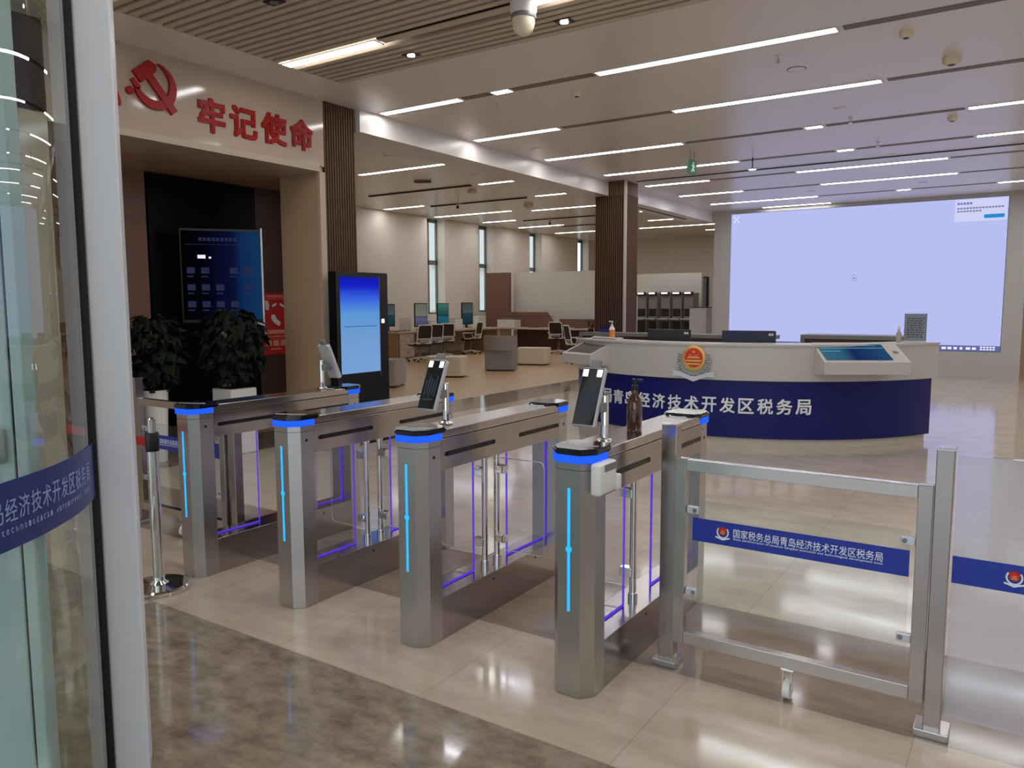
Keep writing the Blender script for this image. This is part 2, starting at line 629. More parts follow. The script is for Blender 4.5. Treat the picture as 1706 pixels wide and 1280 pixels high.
# portal wall with the slogan, and the dim recess behind it
HB = 3.0
mb = MB()
mb.box(-7.15, -6.5, 1.9, 6.09, HB + 0.06, ZC)
mb.box(-7.15, -6.5, -2.5, 3.2, 0, ZC)
struct(mb.build('wall_portal', 'portal'))
struct(B('trim_2', 'gold', (-7.15, -6.49, 3.2, 6.02, HB, HB + 0.06)))
mb = MB()
mb.box(-7.15, -6.53, 6.02, 6.09, 0, HB + 0.06)
struct(mb.build('trim_3', 'jamb'))
struct(B('trim_4', 'gold', (-6.53, -6.49, 6.01, 6.09, 0, HB)))
mb = MB()
mb.box(-8.2, -8.0, 1.8, 7.2, 0, HB)
mb.box(-8.0, -7.15, 7.1, 7.2, 0, HB)
mb.box(-8.0, -7.15, 1.8, 1.9, 0, HB)
struct(mb.build('wall_recess', 'dark_wood'))
struct(B('trim_5', 'brown_wood', (-8.0, -7.96, 2.6, 4.88, 0, HB)))
struct(B('ceiling_recess', 'jamb', (-8.2, -7.15, 1.8, 7.2, HB, HB + 0.1)))
struct(B('trim_6', 'near_black', (-8.0, -7.95, 4.90, 6.30, 0, HB - 0.02)))  # near-black sheet across the middle of the recess back

# slatted columns
def column(n, x0, x1, y0, y1, z1, notch=None):
    mb = MB()
    mb.box(x0, x1, y0, y1, 0, z1)
    o = struct(mb.build('column_%d' % n, 'slat_gap'))
    s = MB()
    k = 13
    for i in range(k):
        a = y0 + (y1 - y0) * (i + 0.18) / k
        c = y0 + (y1 - y0) * (i + 0.66) / k
        s.box(x1, x1 + 0.014, a, c, 0, z1)
    k = 14
    for i in range(k):
        a = x0 + (x1 - x0) * (i + 0.18) / k
        c = x0 + (x1 - x0) * (i + 0.66) / k
        s.box(a, c, y0 - 0.02, y0, 0, z1)
    s.build('slats', 'slat_wood', o)
    return o
column(1, -7.0, -6.52, 6.10, 6.58, ZC)
c2 = column(2, -6.72, -6.12, 12.92, 13.45, 3.52)
s = MB()
for i in range(9):
    s.box(-6.45 + i * 0.037, -6.45 + i * 0.037 + 0.024, 12.90, 12.95, 3.52, ZC)
s.box(-6.45, -6.12, 12.92, 13.45, 3.52, ZC)
s.build('upper_slats', 'slat_wood', c2)
MB().box(-6.13, -6.09, 12.89, 12.93, 0, ZC).build('corner_strip', 'corian', c2)

# screen wall
mb = MB()
XS0, XS1, ZS0, ZS1, YS = -6.0, -0.41, 0.567, 3.69, 18.5
mb.box(-6.4, XS0, YS, 19.2, 0, ZC)
mb.box(XS1, -0.07, YS, 19.2, 0, ZC)
mb.box(XS0, XS1, YS, 19.2, 0, ZS0)
mb.box(XS0, XS1, YS, 19.2, ZS1, ZC)
mb.box(XS0, XS1, YS + 0.12, 19.2, ZS0, ZS1)
struct(mb.build('wall_screen', 'wall_grey'))

# low partition and wood panel in the side bay
struct(B('partition', 'wall_white', (-15.45, -11.6, 23.4, 23.55, 0, 2.70)))
struct(B('partition_wood', 'brown_wood', (-16.35, -15.35, 22.95, 23.1, 0, 2.70)))
struct(B('partition_far', 'wall_white', (-13.2, -10.2, 28.2, 28.35, 0, 2.74)))
d = struct(B('door_1', 'black_line', (-11.75, -11.25, 31.92, 32.0, 0, 2.72)))
B('glass', 'glass_fence', (-11.70, -11.32, 31.88, 31.90, 0.05, 2.66), d)

# ceiling slots (dark grooves between lamps) and tracks
slots = [(6.9, -5.2, -4.84), (6.9, -4.56, -3.62), (6.9, -1.36, 1.0), (8.7, -5.0, -3.56), (8.7, -1.28, 1.0), (10.45, -4.05, -2.5), (10.45, -2.22, -0.72),
         (12.23, -3.84, -2.46), (12.23, -2.17, -0.72), (13.77, -4.85, -3.4), (13.77, -1.1, 1.0), (15.42, -4.75, -3.36), (15.42, -1.08, 1.0), (17.05, -3.7, -2.3), (17.05, -1.98, -0.6)]
n = 7
for yy, a, b_ in slots:
    struct(B('trim_%d' % n, 'slot', (a, b_, yy - 0.055, yy + 0.055, ZC - 0.004, ZC)))
    n += 1
struct(B('trim_%d' % n, 'black_line', (-6.0, 4.0, 13.13, 13.18, ZC - 0.012, ZC)))
n += 1
for yy, a, b_ in ((11.78, -11.3, -8.72), (13.75, -11.3, -8.75), (17.45, -11.2, -9.0), (19.3, -11.1, -9.4)):
    struct(B('trim_%d' % n, 'black_line', (a * KL, b_ * KL, yy * KL - 0.03, yy * KL + 0.03, ZL - 0.03, ZL)))
    n += 1
struct(B('trim_%d' % n, 'slat', (-4.66, -3.22, 5.0, 5.1, ZC - 0.004, ZC + 0.02)))
struct(B('trim_%d' % (n + 1), 'black_line', (-4.66, -3.22, 4.985, 4.995, ZC - 0.005, ZC + 0.02)))


# ================================================================ LAMPS
def strip_light(x0, x1, y, z, label, w=0.11, group='linear strip lights in the ceiling'):
    t = thing('strip_light', label, 'ceiling light', ((x0 + x1) / 2, y, z), 0, group)
    L = (x1 - x0) / 2
    MB().box(-L, L, -w / 2, w / 2, -0.006, 0.0).build('diffuser', 'strip', t)
    e = MB()
    e.box(-L - 0.012, -L, -w / 2 - 0.006, w / 2 + 0.006, -0.008, 0)
    e.box(L, L + 0.012, -w / 2 - 0.006, w / 2 + 0.006, -0.008, 0)
    e.box(-L, L, -w / 2 - 0.012, -w / 2, -0.008, 0)
    e.box(-L, L, w / 2, w / 2 + 0.012, -0.008, 0)
    e.build('frame', 'ceiling', t)
    return t


ORD = ['first', 'second', 'third', 'fourth', 'fifth', 'sixth', 'seventh', 'eighth', 'ninth']
rows = [  # lamps that start at positive x are unseen, added for illumination
    (6.9, [(-6.37, -5.24), (-4.80, -4.59), (-3.58, -1.41), (1.1, 3.3)]),
    (8.7, [(-6.35, -5.06), (-3.52, -1.34), (1.1, 3.3)]),
    (10.45, [(-6.29, -4.10), (-2.46, -2.26), (-0.68, 1.5)]),
    (12.23, [(-6.18, -3.88), (-2.42, -2.21), (-0.68, 1.5)]),
    (13.77, [(-6.10, -4.89), (-3.36, -1.14), (1.1, 3.3)]),
    (15.42, [(-6.08, -4.79), (-3.32, -1.12), (1.1, 3.3)]),
    (17.05, [(-5.99, -3.74), (-2.25, -2.02), (-0.57, 1.6)]),
    (18.3, [(-5.2, -3.73)]),
]
for i, (yy, segs) in enumerate(rows):
    for j, (a, b_) in enumerate(segs):
        short = b_ - a < 0.4
        strip_light(a, b_, yy, ZC, '%s white strip light, %s lamp row past the slats, %s from the beam' % ('short' if short else 'long', ORD[i], ORD[j]))
strip_light(-5.85, -4.70, 5.05, ZC, 'bright strip light in the slatted ceiling beside the red slogan wall')
strip_light(-3.16, -1.4, 5.05, ZC, 'bright strip light in the slatted ceiling beside the dome camera')
strip_light(-0.2, 2.2, 5.05, ZC, 'bright strip light in the slatted ceiling above the swing gate')
for yy, nm in ((3.2, 'second'), (1.35, 'third')):  # unseen rows guessed from floor reflections, added to brighten the entrance
    for x0, nx in ((-5.6, 'slogan wall'), (-2.6, 'middle of the gates'), (0.4, 'fixed glass panel')):
        strip_light(x0, x0 + 2.2, yy, ZC, 'unseen strip light overhead, %s row in the slats, by the %s' % (nm, nx))
bay = [(9.82, -9.62, -7.53), (11.82, -8.55, -7.41), (13.6, -12.55, -11.4), (13.72, -8.5, -7.28), (15.5, -12.6, -10.3), (15.75, -9.86, -8.05),
       (17.25, -12.35, -11.33), (19.0, -12.35, -10.88), (21.1, -12.36, -10.87)]
baylab = ['in the side bay ceiling just past the slatted column by the kiosk', 'over the armchairs, ending near the beam', 'above the first monitors, near the window wall',
          'over the cream pouf, past the black track', 'above the second window, near the window wall', 'over the office desk, ending behind the slatted column',
          'above the wood partition panel', 'above the third window', 'above the fourth window, deepest in the bay']
for (yy, a, b_), l in zip(bay, baylab):
    strip_light(a * KL, b_ * KL, yy * KL, ZL, 'white strip light ' + l, 0.12)
for (a, b_, yy), l in zip([(-10.1, -8.6, 22.4), (-10.95, -9.35, 24.95), (-12.3, -9.3, 27.25), (-10.47, -9.0, 29.3)],
                          ['in the far bay just beyond the white cornered column', 'in the far bay, second beyond the white cornered column', 'in the far bay above the service machines', 'in the far bay nearest the glass door']):
    strip_light(a, b_, yy, ZL, 'white strip light ' + l, 0.12)


def downlight(x, y, z, label, group):
    t = thing('downlight', label, 'ceiling light', (x, y, z), 0, group)
    MB().lathe([(0.05, -0.004), (0.05, 0.0)], seg=20).build('lens', 'spot', t)
    MB().lathe([(0.055, -0.008), (0.075, -0.006), (0.078, 0.0), (0.055, 0.0)], seg=20).build('rim', 'white_plastic', t)


dl = [(9.64, (-5.97, -3.94, -1.9)), (13.0, (-5.95, -3.85, -1.82)), (16.27, (-6.1, -3.68, -1.72))]
for i, (yy, xs) in enumerate(dl):
    for j, xx in enumerate(xs):
        downlight(xx, yy, ZC, 'small round downlight, %s downlight row past the slats, %s from the beam' % (ORD[i], ORD[j]), 'downlights of the hall')
bd = [(-8.08, 8.84, 'just past the slatted column above the kiosk'), (-8.0, 10.9, 'over the grey pouf, near the beam'), (-7.99, 13.0, 'over the cream poufs, near the beam'),
      (-10.2, 12.9, 'over the armchair between the black tracks'), (-7.83, 14.77, 'beside the column with the white corner strip'), (-12.3, 12.7, 'near the window wall before the first window'),
      (-12.0, 16.5, 'near the first and second windows'), (-9.98, 16.57, 'beyond the ceiling camera'), (-11.92, 20.2, 'deep in the side bay near the fourth window'),
      (-7.7, 18.64, 'in the far bay just past the column'), (-7.5, 20.3, 'in the far bay near the screen wall edge'), (-9.5, 23.68, 'in the far bay above the service machines'), (-9.35, 24.6, 'in the far bay above the glass door')]
for xx, yy, l in bd:
    downlight(xx * KL, yy * KL, ZL, 'small round downlight ' + l, 'downlights of the side bay')
for xx, yy, l in ((-4.69, 5.46, 'small square spotlight in the slats beside the slogan wall'), (-3.154, 5.51, 'small square spotlight in the slats beside the dome camera')):
    t = thing('square_spotlight', l, 'ceiling light', (xx, yy, ZC), 0, 'square spotlights in the slats')
    MB().lathe([(0.032, -0.014), (0.032, -0.002)], seg=16).build('lens', 'spot', t)
    MB().box(-0.07, 0.07, -0.055, 0.055, -0.008, 0.0, 0.004).build('frame', 'black', t)

t = thing('dome_camera', 'white dome camera hanging from the slatted ceiling', 'camera', (-3.22, 5.02, ZC), 0)
MB().lathe([(0.085, -0.10), (0.1, -0.06), (0.1, 0.0)]).build('housing', 'white_plastic', t, 40)
MB().lathe([(0.002, -0.235), (0.04, -0.228), (0.07, -0.2), (0.085, -0.15), (0.085, -0.10)]).build('dome', 'fabric_cream', t, 60)
MB().lathe([(0.092, -0.115), (0.096, -0.10), (0.092, -0.085)]).build('ring', 'grey_plastic', t, 40)


def sprinkler(x, y, l):
    t = thing('sprinkler', l, 'sprinkler', (x, y, ZC), 0, 'ceiling sprinklers')
    MB().lathe([(0.03, -0.006), (0.03, 0)]).build('rosette', 'white_plastic', t)
    MB().cyl((0, 0, -0.05), (0, 0, -0.005), 0.008, 10).build('stem', 'chrome', t)
    MB().lathe([(0.026, -0.06), (0.012, -0.05)], seg=12).build('deflector', 'chrome', t)
for x, y, l in ((-4.976, 7.217, 'small chrome sprinkler below the short lamp of the first row'), (-1.984, 7.331, 'small chrome sprinkler below the long lamp of the first row'),
                (-1.89, 10.21, 'small chrome sprinkler beside the third lamp row'), (-1.84, 11.91, 'small chrome sprinkler beside the fourth lamp row'), (-4.88, 10.127, 'small chrome sprinkler near the exit sign')):
    sprinkler(x, y, l)


def smoke(x, y, l, r=0.055, h=0.05, name='smoke_detector', cat='smoke detector', mtl='fabric_cream', seg=24):
    t = thing(name, l, cat, (x, y, ZC), 0, 'smoke detectors on the hall ceiling' if name == 'smoke_detector' else None)
    MB().lathe([(r * 0.6, -h), (r * 0.95, -h * 0.7), (r, 0)], seg=seg).build('housing', mtl, t, 50)
    MB().lathe([(r * 0.3, -h - 0.006), (r * 0.45, -h)], seg=seg).build('sensor', 'black', t)
smoke(-4.053, 7.35, 'cream smoke detector beside the first lamp row, near the gates')
smoke(-0.949, 7.291, 'cream smoke detector beside the first dark slot, above the counter end')
smoke(-0.868, 10.838, 'cream smoke detector above the far end of the counter')
smoke(-0.691, 8.247, 'cream hexagonal ceiling speaker beside the second dark slot', 0.08, 0.07, 'ceiling_speaker', 'speaker', seg=6)
t = thing('ceiling_vent', 'thin round access ring flush with the ceiling', 'vent', (-1.947, 7.828, ZC))
MB().lathe([(0.08, -0.003), (0.088, -0.003), (0.088, 0)]).build('ring', 'slot', t)
MB().lathe([(0.078, -0.004), (0.078, 0)]).build('cover', 'ceiling', t)

t = thing('exit_sign', 'green hanging exit sign with a running figure under the third lamp row', 'sign', (-4.16, 11.0, ZC), 0)
mb = MB()
mb.cyl((0, -0.08, -0.14), (0, -0.08, 0), 0.004, 8)
mb.cyl((0, 0.08, -0.14), (0, 0.08, 0), 0.004, 8)
mb.build('hanger', 'grey_plastic', t)
B('sign_board', 'exit_green', (-0.012, 0.012, -0.17, 0.17, -0.34, -0.14), t)
mb = MB()
mb.lathe([(0.016, 0), (0.016, 0.003)], seg=14, mtx=Matrix.Translation((0.012, 0.02, -0.18)) @ Matrix.Rotation(PI / 2, 4, 'Y'))
for a, b_ in (((0.02, -0.2), (0.0, -0.255)), ((0.0, -0.255), (0.05, -0.29)), ((0.0, -0.255), (-0.05, -0.31)), ((0.015, -0.215), (0.06, -0.235)), ((0.015, -0.215), (-0.045, -0.225))):
    mb.cyl((0.014, a[0], a[1]), (0.014, b_[0], b_[1]), 0.009, 8)
mb.build('pictogram', 'exit_white', t)


def cctv(x, y, z, aim, l):
    t = thing('security_camera', l, 'camera', (x, y, z), aim, 'bullet cameras under the ceiling')
    MB().cyl((0, 0, -0.16), (0, 0, 0), 0.015, 10).build('bracket', 'white_plastic', t)
    mm = Matrix.Translation((0, 0, -0.2)) @ Matrix.Rotation(R(25), 4, 'Y')
    MB().box(-0.13, 0.13, -0.045, 0.045, -0.045, 0.045, 0.015, mtx=mm).build('housing', 'white_plastic', t)
    MB().cyl((0.13, 0, 0), (0.145, 0, 0), 0.036, 14, mtx=mm).build('lens', 'black', t)
cctv(-9.99 * KL, 13.05 * KL, ZL, R(-60), 'white bullet camera hanging below the black track over the armchairs')
cctv(-10.1 * KL, 16.96 * KL, ZL, R(-60), 'white bullet camera hanging before the third window')
cctv(-11.2, 24.3, ZL, R(-70), 'white bullet camera in the far bay beyond the column')
t = thing('ceiling_speaker', 'cream square ceiling device between the first two tracks of the side bay', 'speaker', (-9.05 * KL, 12.27 * KL, ZL))
MB().box(-0.09, 0.09, -0.09, 0.09, -0.1, 0, 0.02).build('housing', 'fabric_cream', t)
t = thing('ceiling_speaker', 'cream hexagonal ceiling speaker hanging before the third window', 'speaker', (-9.3 * KL, 14.7 * KL, ZL))
MB().lathe([(0.09, -0.12), (0.15, -0.06), (0.15, 0)], seg=6).build('housing', 'fabric_cream', t)
t = thing('ceiling_vent', 'dark oval vent above the kiosk in the side bay ceiling', 'vent', (-9.14 * KL, 10.9 * KL, ZL), R(30))
MB().box(-0.2, 0.2, -0.05, 0.05, -0.05, 0, 0.02).build('housing', 'slot', t)
MB().box(-0.15, 0.15, -0.02, 0.02, -0.055, -0.05).build('opening', 'black', t)
t = thing('pendant_lamp', 'tiny lit pendant on a short black rod under the fourth lamp row', 'ceiling light', (-3.60, 12.05, ZC))
MB().cyl((0, 0, -0.16), (0, 0, 0), 0.008, 8).build('rod', 'black', t)
MB().lathe([(0.06, -0.18), (0.07, -0.176), (0.05, -0.16)], seg=18).build('shade', 'white_plastic', t)
MB().lathe([(0.058, -0.184), (0.058, -0.1805)], seg=18).build('lens', 'led_white', t)
t = thing('ceiling_downlight_box', 'small black square spotlight near the slogan wall edge of the slats', 'ceiling light', (-4.718, 3.976, ZC))
MB().box(-0.07, 0.07, -0.05, 0.05, -0.01, 0, 0.003).build('frame', 'black', t)
MB().lathe([(0.035, -0.014), (0.035, -0.01)], seg=14).build('lens', 'grey_plastic', t)


# ================================================================ TURNSTILES
def octo(w, c, y0, y1, front=True):
    """post outline: chamfered at the outer end."""
    h = w / 2
    if front:
        return [(-h + c, y0), (h - c, y0), (h, y0 + c + 0.008), (h, y1), (-h, y1), (-h, y0 + c + 0.008)]
    return [(-h, y0), (h, y0), (h, y1 - c - 0.008), (h - c, y1), (-h + c, y1), (-h, y1 - c - 0.008)]


LT = 1.34
def turnstile(label, xc, left_wing, right_wing, group='turnstiles in a row'):
    t = thing('turnstile', label, 'turnstile', (xc, 2.57, 0), 0, group)
    W = 0.18
    for front in (True, False):
        y0, y1 = (0, 0.135) if front else (LT - 0.135, LT)
        p = MB().prism(octo(W, 0.04, y0, y1, front), 0, 0.945, 0.003).build('post', 'steel_post', t)
        q = octo(W + 0.016, 0.045, y0 - 0.008, y1 + 0.0, True) if front else octo(W + 0.016, 0.045, y0, y1 + 0.008, False)
        MB().prism(q, 0.945, 0.975).build('light_ring', 'led_blue', p)
        if front:
            q = [(-0.055, -0.012), (0.055, -0.012), (0.1, 0.045), (0.1, 0.16), (0.075, 0.2), (-0.075, 0.2), (-0.1, 0.16), (-0.1, 0.045)]
        else:
            q = [(-0.1, LT - 0.16), (-0.075, LT - 0.2), (0.075, LT - 0.2), (0.1, LT - 0.16), (0.1, LT - 0.045), (0.055, LT + 0.012), (-0.055, LT + 0.012), (-0.1, LT - 0.045)]
        MB().prism(q, 0.975, 1.0, 0.006).build('lid', 'black_gloss', p)
        s_ = MB()
        yy = -0.002 if front else LT - 0.002
        s_.box(-0.0055, 0.0055, yy, yy + 0.004, 0.351, 0.844)
        s_.cyl((0, yy, 0.601), (0, yy + 0.004, 0.601), 0.013, 18)
        s_.build('light_strip', 'led_cyan', p)
        # seam under the ring and the little round reader on the flanks
        k = MB()
        if front:
            k.prism(octo(W + 0.002, 0.0405, -0.001, 0.137), 0.915, 0.917)
        else:
            k.prism(octo(W + 0.002, 0.0405, LT - 0.137, LT + 0.001, False), 0.915, 0.917)
        yc = 0.085 if front else LT - 0.085
        for s in (-1, 1):
            k.cyl((s * W / 2, yc, 0.87), (s * (W / 2 + 0.002), yc, 0.87), 0.008, 14)
        k.build('sensor', 'black', p)
    # beam between the posts
    bm_ = MB().box(-W / 2, W / 2, 0.135, LT - 0.135, 0.80, 0.945, 0.002).build('beam', 'steel', t)
    MB().box(-W / 2 - 0.001, W / 2 + 0.001, 0.135, LT - 0.135, 0.949, 0.988, 0.004).build('top_cover', 'steel_h', t)
    MB().box(-W / 2 + 0.004, W / 2 - 0.004, 0.137, LT - 0.137, 0.944, 0.950).build('seam', 'black', t)
    for (a, b_) in ((0.175, 0.555), (0.80, 1.185)):
        k = MB()
        for s in (-1, 1):
            x0, x1 = sorted((s * W / 2, s * (W / 2 + 0.003)))
            k.box(x0, x1, a, b_, 0.862, 0.884)
            for yy in (a, b_):
                k.cyl((x0, yy, 0.873), (x1, yy, 0.873), 0.011, 14)
        k.build('sensor_window', 'black', bm_)
    MB().box(-W / 2, W / 2, 0.135, LT - 0.135, 0, 0.205, 0.002).build('base_rail', 'steel', t)
    k = MB()
    for s in (-1, 1):
        for yy in (0.55, 0.95):
            k.cyl((s * W / 2, yy, 0.17), (s * (W / 2 + 0.002), yy, 0.17), 0.006, 10)
    k.build('screw', 'black', t)
    # acrylic side panes with violet lit edges
    for (a, b_) in ((0.142, 0.50), (0.80, 1.198)):
        g = MB().box(-0.004, 0.004, a, b_, 0.207, 0.80).build('pane', 'acrylic', t)
        e = MB()
        for yy in (a, b_):
            e.box(-0.005, 0.005, yy - 0.0016, yy + 0.0016, 0.207, 0.80)
        e.box(-0.005, 0.005, a, b_, 0.206, 0.212)
        e.build('lit_edge', 'led_violet', g)
    # swing poles and glass wings across the passage
    for side, on in ((-1, left_wing), (1, right_wing)):
        if not on:
            continue
        yy = 0.60 if side < 0 else 0.71
        p = MB()
        p.cyl((0, yy, 0.205), (0, yy, 0.80), 0.016, 20)
        p.cyl((0, yy, 0.205), (0, yy, 0.235), 0.022, 20)
        p.cyl((0, yy, 0.77), (0, yy, 0.80), 0.022, 20)
        p = p.build('swing_pole', 'chrome', t, 40)
        for z in (0.33, 0.70):
            MB().box(min(0, side * 0.06), max(0, side * 0.06), yy - 0.02, yy + 0.02, z - 0.022, z + 0.022, 0.004).build('clamp', 'chrome', p)
        x0, x1, r = 0.03, 0.29, 0.03
        out = [(x0, 0.27)]
        for kk in range(7):
            a = -PI / 2 + PI / 2 * kk / 6
            out.append((x1 - r + r * cos(a), 0.27 + r + r * sin(a)))
        for kk in range(7):
            a = PI / 2 * kk / 6
            out.append((x1 - r + r * cos(a), 0.76 - r + r * sin(a)))
        out.append((x0, 0.76))
        mm = Matrix(((side, 0, 0, 0), (0, 0, 1, yy - 0.005), (0, 1, 0, 0), (0, 0, 0, 1)))
        g = MB().prism(out, 0, 0.01, mtx=mm).build('wing', 'acrylic', t)
        e = MB()
        e.tube([mm @ Vector((q[0], q[1], 0.005)) for q in out], 0.0028, 6)
        e.build('wing_rim', 'silver', g)
    return t


XT = (-3.938, -3.106, -2.274, -1.442)
TL = ['steel turnstile beside the chrome belt post, first of the row', 'steel turnstile second from the chrome belt post, empty on top',
      'steel turnstile third from the chrome belt post, scanner on top', 'steel turnstile beside the swing gate, brown bottle on top']
for i, x in enumerate(XT):
    t = turnstile(TL[i], x, i > 0, i < 3)
    k = MB()
    for yc in (LT - 0.19,):
        k.arc(0, yc, 0.05, 0.056, 40, 320, 0.988, 0.990, 28)
    k.build('reader_mark', 'white_letter', t)
    k = MB()
    k.tube([(-0.075, 0.03, 1.0005), (0.03, 0.07, 1.0005), (0.075, 0.10, 1.0005)], 0.002, 6)
    k.build('lid_line', 'silver', t)


def scanner(label, x, y, rz, dx, group='face scanners on the turnstiles'):
    t = thing('face_scanner', label, 'scanner', (x, y, 0.99), rz, group)
    MB().lathe([(0.032, 0), (0.034, 0.006), (0.028, 0.012), (0.017, 0.014), (0.016, 0.19), (0.014, 0.195)], seg=24).build('pole', 'chrome', t, 40)
    MB().box(-0.014 + min(0, dx), 0.014 + max(0, dx), -0.05, 0.012, 0.125, 0.165, 0.004).build('bracket', 'grey_plastic', t)
    mm = Matrix.Translation((dx, -0.055, 0.19)) @ Matrix.Rotation(R(-24), 4, 'X')
    b_ = MB().box(-0.052, 0.052, 0, 0.026, -0.125, 0.125, 0.006, mtx=mm).build('tablet', 'silver', t)
    MB().box(-0.047, 0.047, -0.0015, 0.002, -0.12, 0.12, mtx=mm).build('screen', 'scan_scr', b_)
    for s in (-1, 1):
        MB().box(s * 0.032 - 0.011, s * 0.032 + 0.011, -0.0035, -0.001, 0.085, 0.115, mtx=mm).build('lamp', 'led_white', b_)
    k = MB()
    for i, xx in enumerate((-0.03, -0.015, 0.0, 0.015, 0.03)):
        k.box(xx - 0.004, xx + 0.004, -0.003, -0.001, -0.06 + 0.01 * (i % 2), 0.02 + 0.012 * ((i * 2) % 3), mtx=mm)
    k.box(-0.03, 0.03, -0.003, -0.001, -0.078, -0.07, mtx=mm)
    k.build('picture', 'scan_mark', b_)
    MB().box(-0.022, 0.022, 0.004, 0.022, 0.125, 0.16, 0.003, mtx=mm).build('sensor', 'grey_plastic', b_)
    return t
scanner('tilted face scanner on the turnstile that carries the brown bottle', -1.421, 2.829, 0, -0.048)
scanner('tilted face scanner on the third turnstile from the belt post', -2.276, 2.861, 0, -0.04)
scanner('tilted face scanner with its back turned, on the turnstile beside the belt post', -3.96, 3.64, PI, -0.03)

# brown bottle on the fourth turnstile
t = thing('brown_bottle', 'brown glass spray bottle standing on a turnstile beside the face scanner', 'bottle', (-1.44, 3.16, 0.988))
MB().lathe([(0.03, 0), (0.034, 0.006), (0.034, 0.115), (0.028, 0.145), (0.013, 0.165), (0.012, 0.185)]).build('body', 'brown_glass', t, 50)
k = MB()
k.lathe([(0.015, 0.183), (0.015, 0.205), (0.007, 0.207), (0.007, 0.222), (0.013, 0.223), (0.013, 0.234)], seg=18)
k.box(-0.006, 0.036, -0.007, 0.007, 0.224, 0.234, 0.002)
k.build('cap', 'black', t, 40)

# white box on the flank of the fourth turnstile
t = thing('wall_box', 'white plastic card box hung on the flank of the bottle turnstile', 'box', (-1.352, 2.655, 0.825))
MB().box(0.0, 0.045, -0.085, 0.06, 0.0, 0.125, 0.012, 3).build('body', 'white_plastic', t, 40)
MB().box(0.012, 0.05, 0.055, 0.095, 0.0, 0.062, 0.008, 3).build('tray', 'white_plastic', t, 40)
MB().box(0.044, 0.048, -0.05, 0.045, 0.09, 0.118, 0.002).build('window', 'grey_plastic', t)

# small paper scraps seen as bright spots are left to the lamps' own reflections


# ================================================================ SWING GATES AND FENCE
CN = '国家税务总局青岛经济技术开发区税务局'
EN = 'State administration of taxation Qingdao economic and technological development zone'


def mini_emblem(parent, p, h, theta=-PI / 2):
    """blue-band emblem: red disc on a white wreath with a ribbon."""
    mm = frame_at(p, theta, h, h, 1)
    k = MB()
    pts = []
    for i in range(25):
        a = R(140 + 260 * i / 24)
        pts.append((0.40 * cos(a), 0.05 + 0.42 * sin(a), 0))
    k.tube([mm @ Vector(q) for q in pts], h * 0.055, 6)
    k.tube([mm @ Vector(q) for q in ((-0.52, -0.34, 0), (-0.3, -0.40, 0), (0, -0.5, 0), (0.3, -0.40, 0), (0.52, -0.34, 0))], h * 0.06, 6)
    k.build('emblem_wreath', 'white_letter', parent)
    k = MB()
    k.lathe([(0.27, 0), (0.27, 0.002)], seg=24, mtx=mm @ Matrix.Translation((0, 0.12, 0)))
    for i in range(9):
        a = R(20 + 140 * i / 8)
        k.box(-0.03, 0.03, 0.25, 0.34, 0, 0.002, mtx=mm @ Matrix.Translation((0, 0.12, 0)) @ Matrix.Rotation(a - PI / 2, 4, 'Z'))
    k.build('emblem_disc', 'emblem_red', parent)
    k = MB()
    for i in range(3):
        k.box(-0.17 + 0.03 * i, 0.17 - 0.03 * i, -0.05 + 0.09 * i, -0.015 + 0.09 * i, 0.002, 0.003, mtx=mm)
    k.build('emblem_gate', 'gold_paint', parent)


def band(parent, x0, x1, z0, z1, y, text_from=None):
    """blue vinyl band stuck on a pane."""
    o = MB().box(x0, x1, y - 0.002, y, z0, z1).build('band', 'blue', parent)
    w = x1 - x0
    return o


def gate_post(label, x, y, w, d, h, plate, group='steel gate posts'):
    t = thing('gate_post', label, 'post', (x, y, 0), 0, group)
    MB().box(-w / 2, w / 2, -d / 2, d / 2, 0.02, h, 0.003).build('shaft', 'steel', t)
    MB().box(-plate, plate, -plate, plate, 0, 0.03, 0.003).build('foot_plate', 'steel_h', t)
    MB().box(-w / 2 - 0.001, w / 2 + 0.001, -d / 2 - 0.001, d / 2 + 0.001, h - 0.006, h + 0.002, 0.001).build('cap', 'chrome', t)
    return t
gate_post('steel gate post between the bottle turnstile and the swing gate', -1.222, 3.06, 0.066, 0.06, 1.052, 0.052)
gate_post('steel gate post between the swing gate and the fixed glass panel', -0.208, 3.06, 0.056, 0.07, 1.05, 0.056)


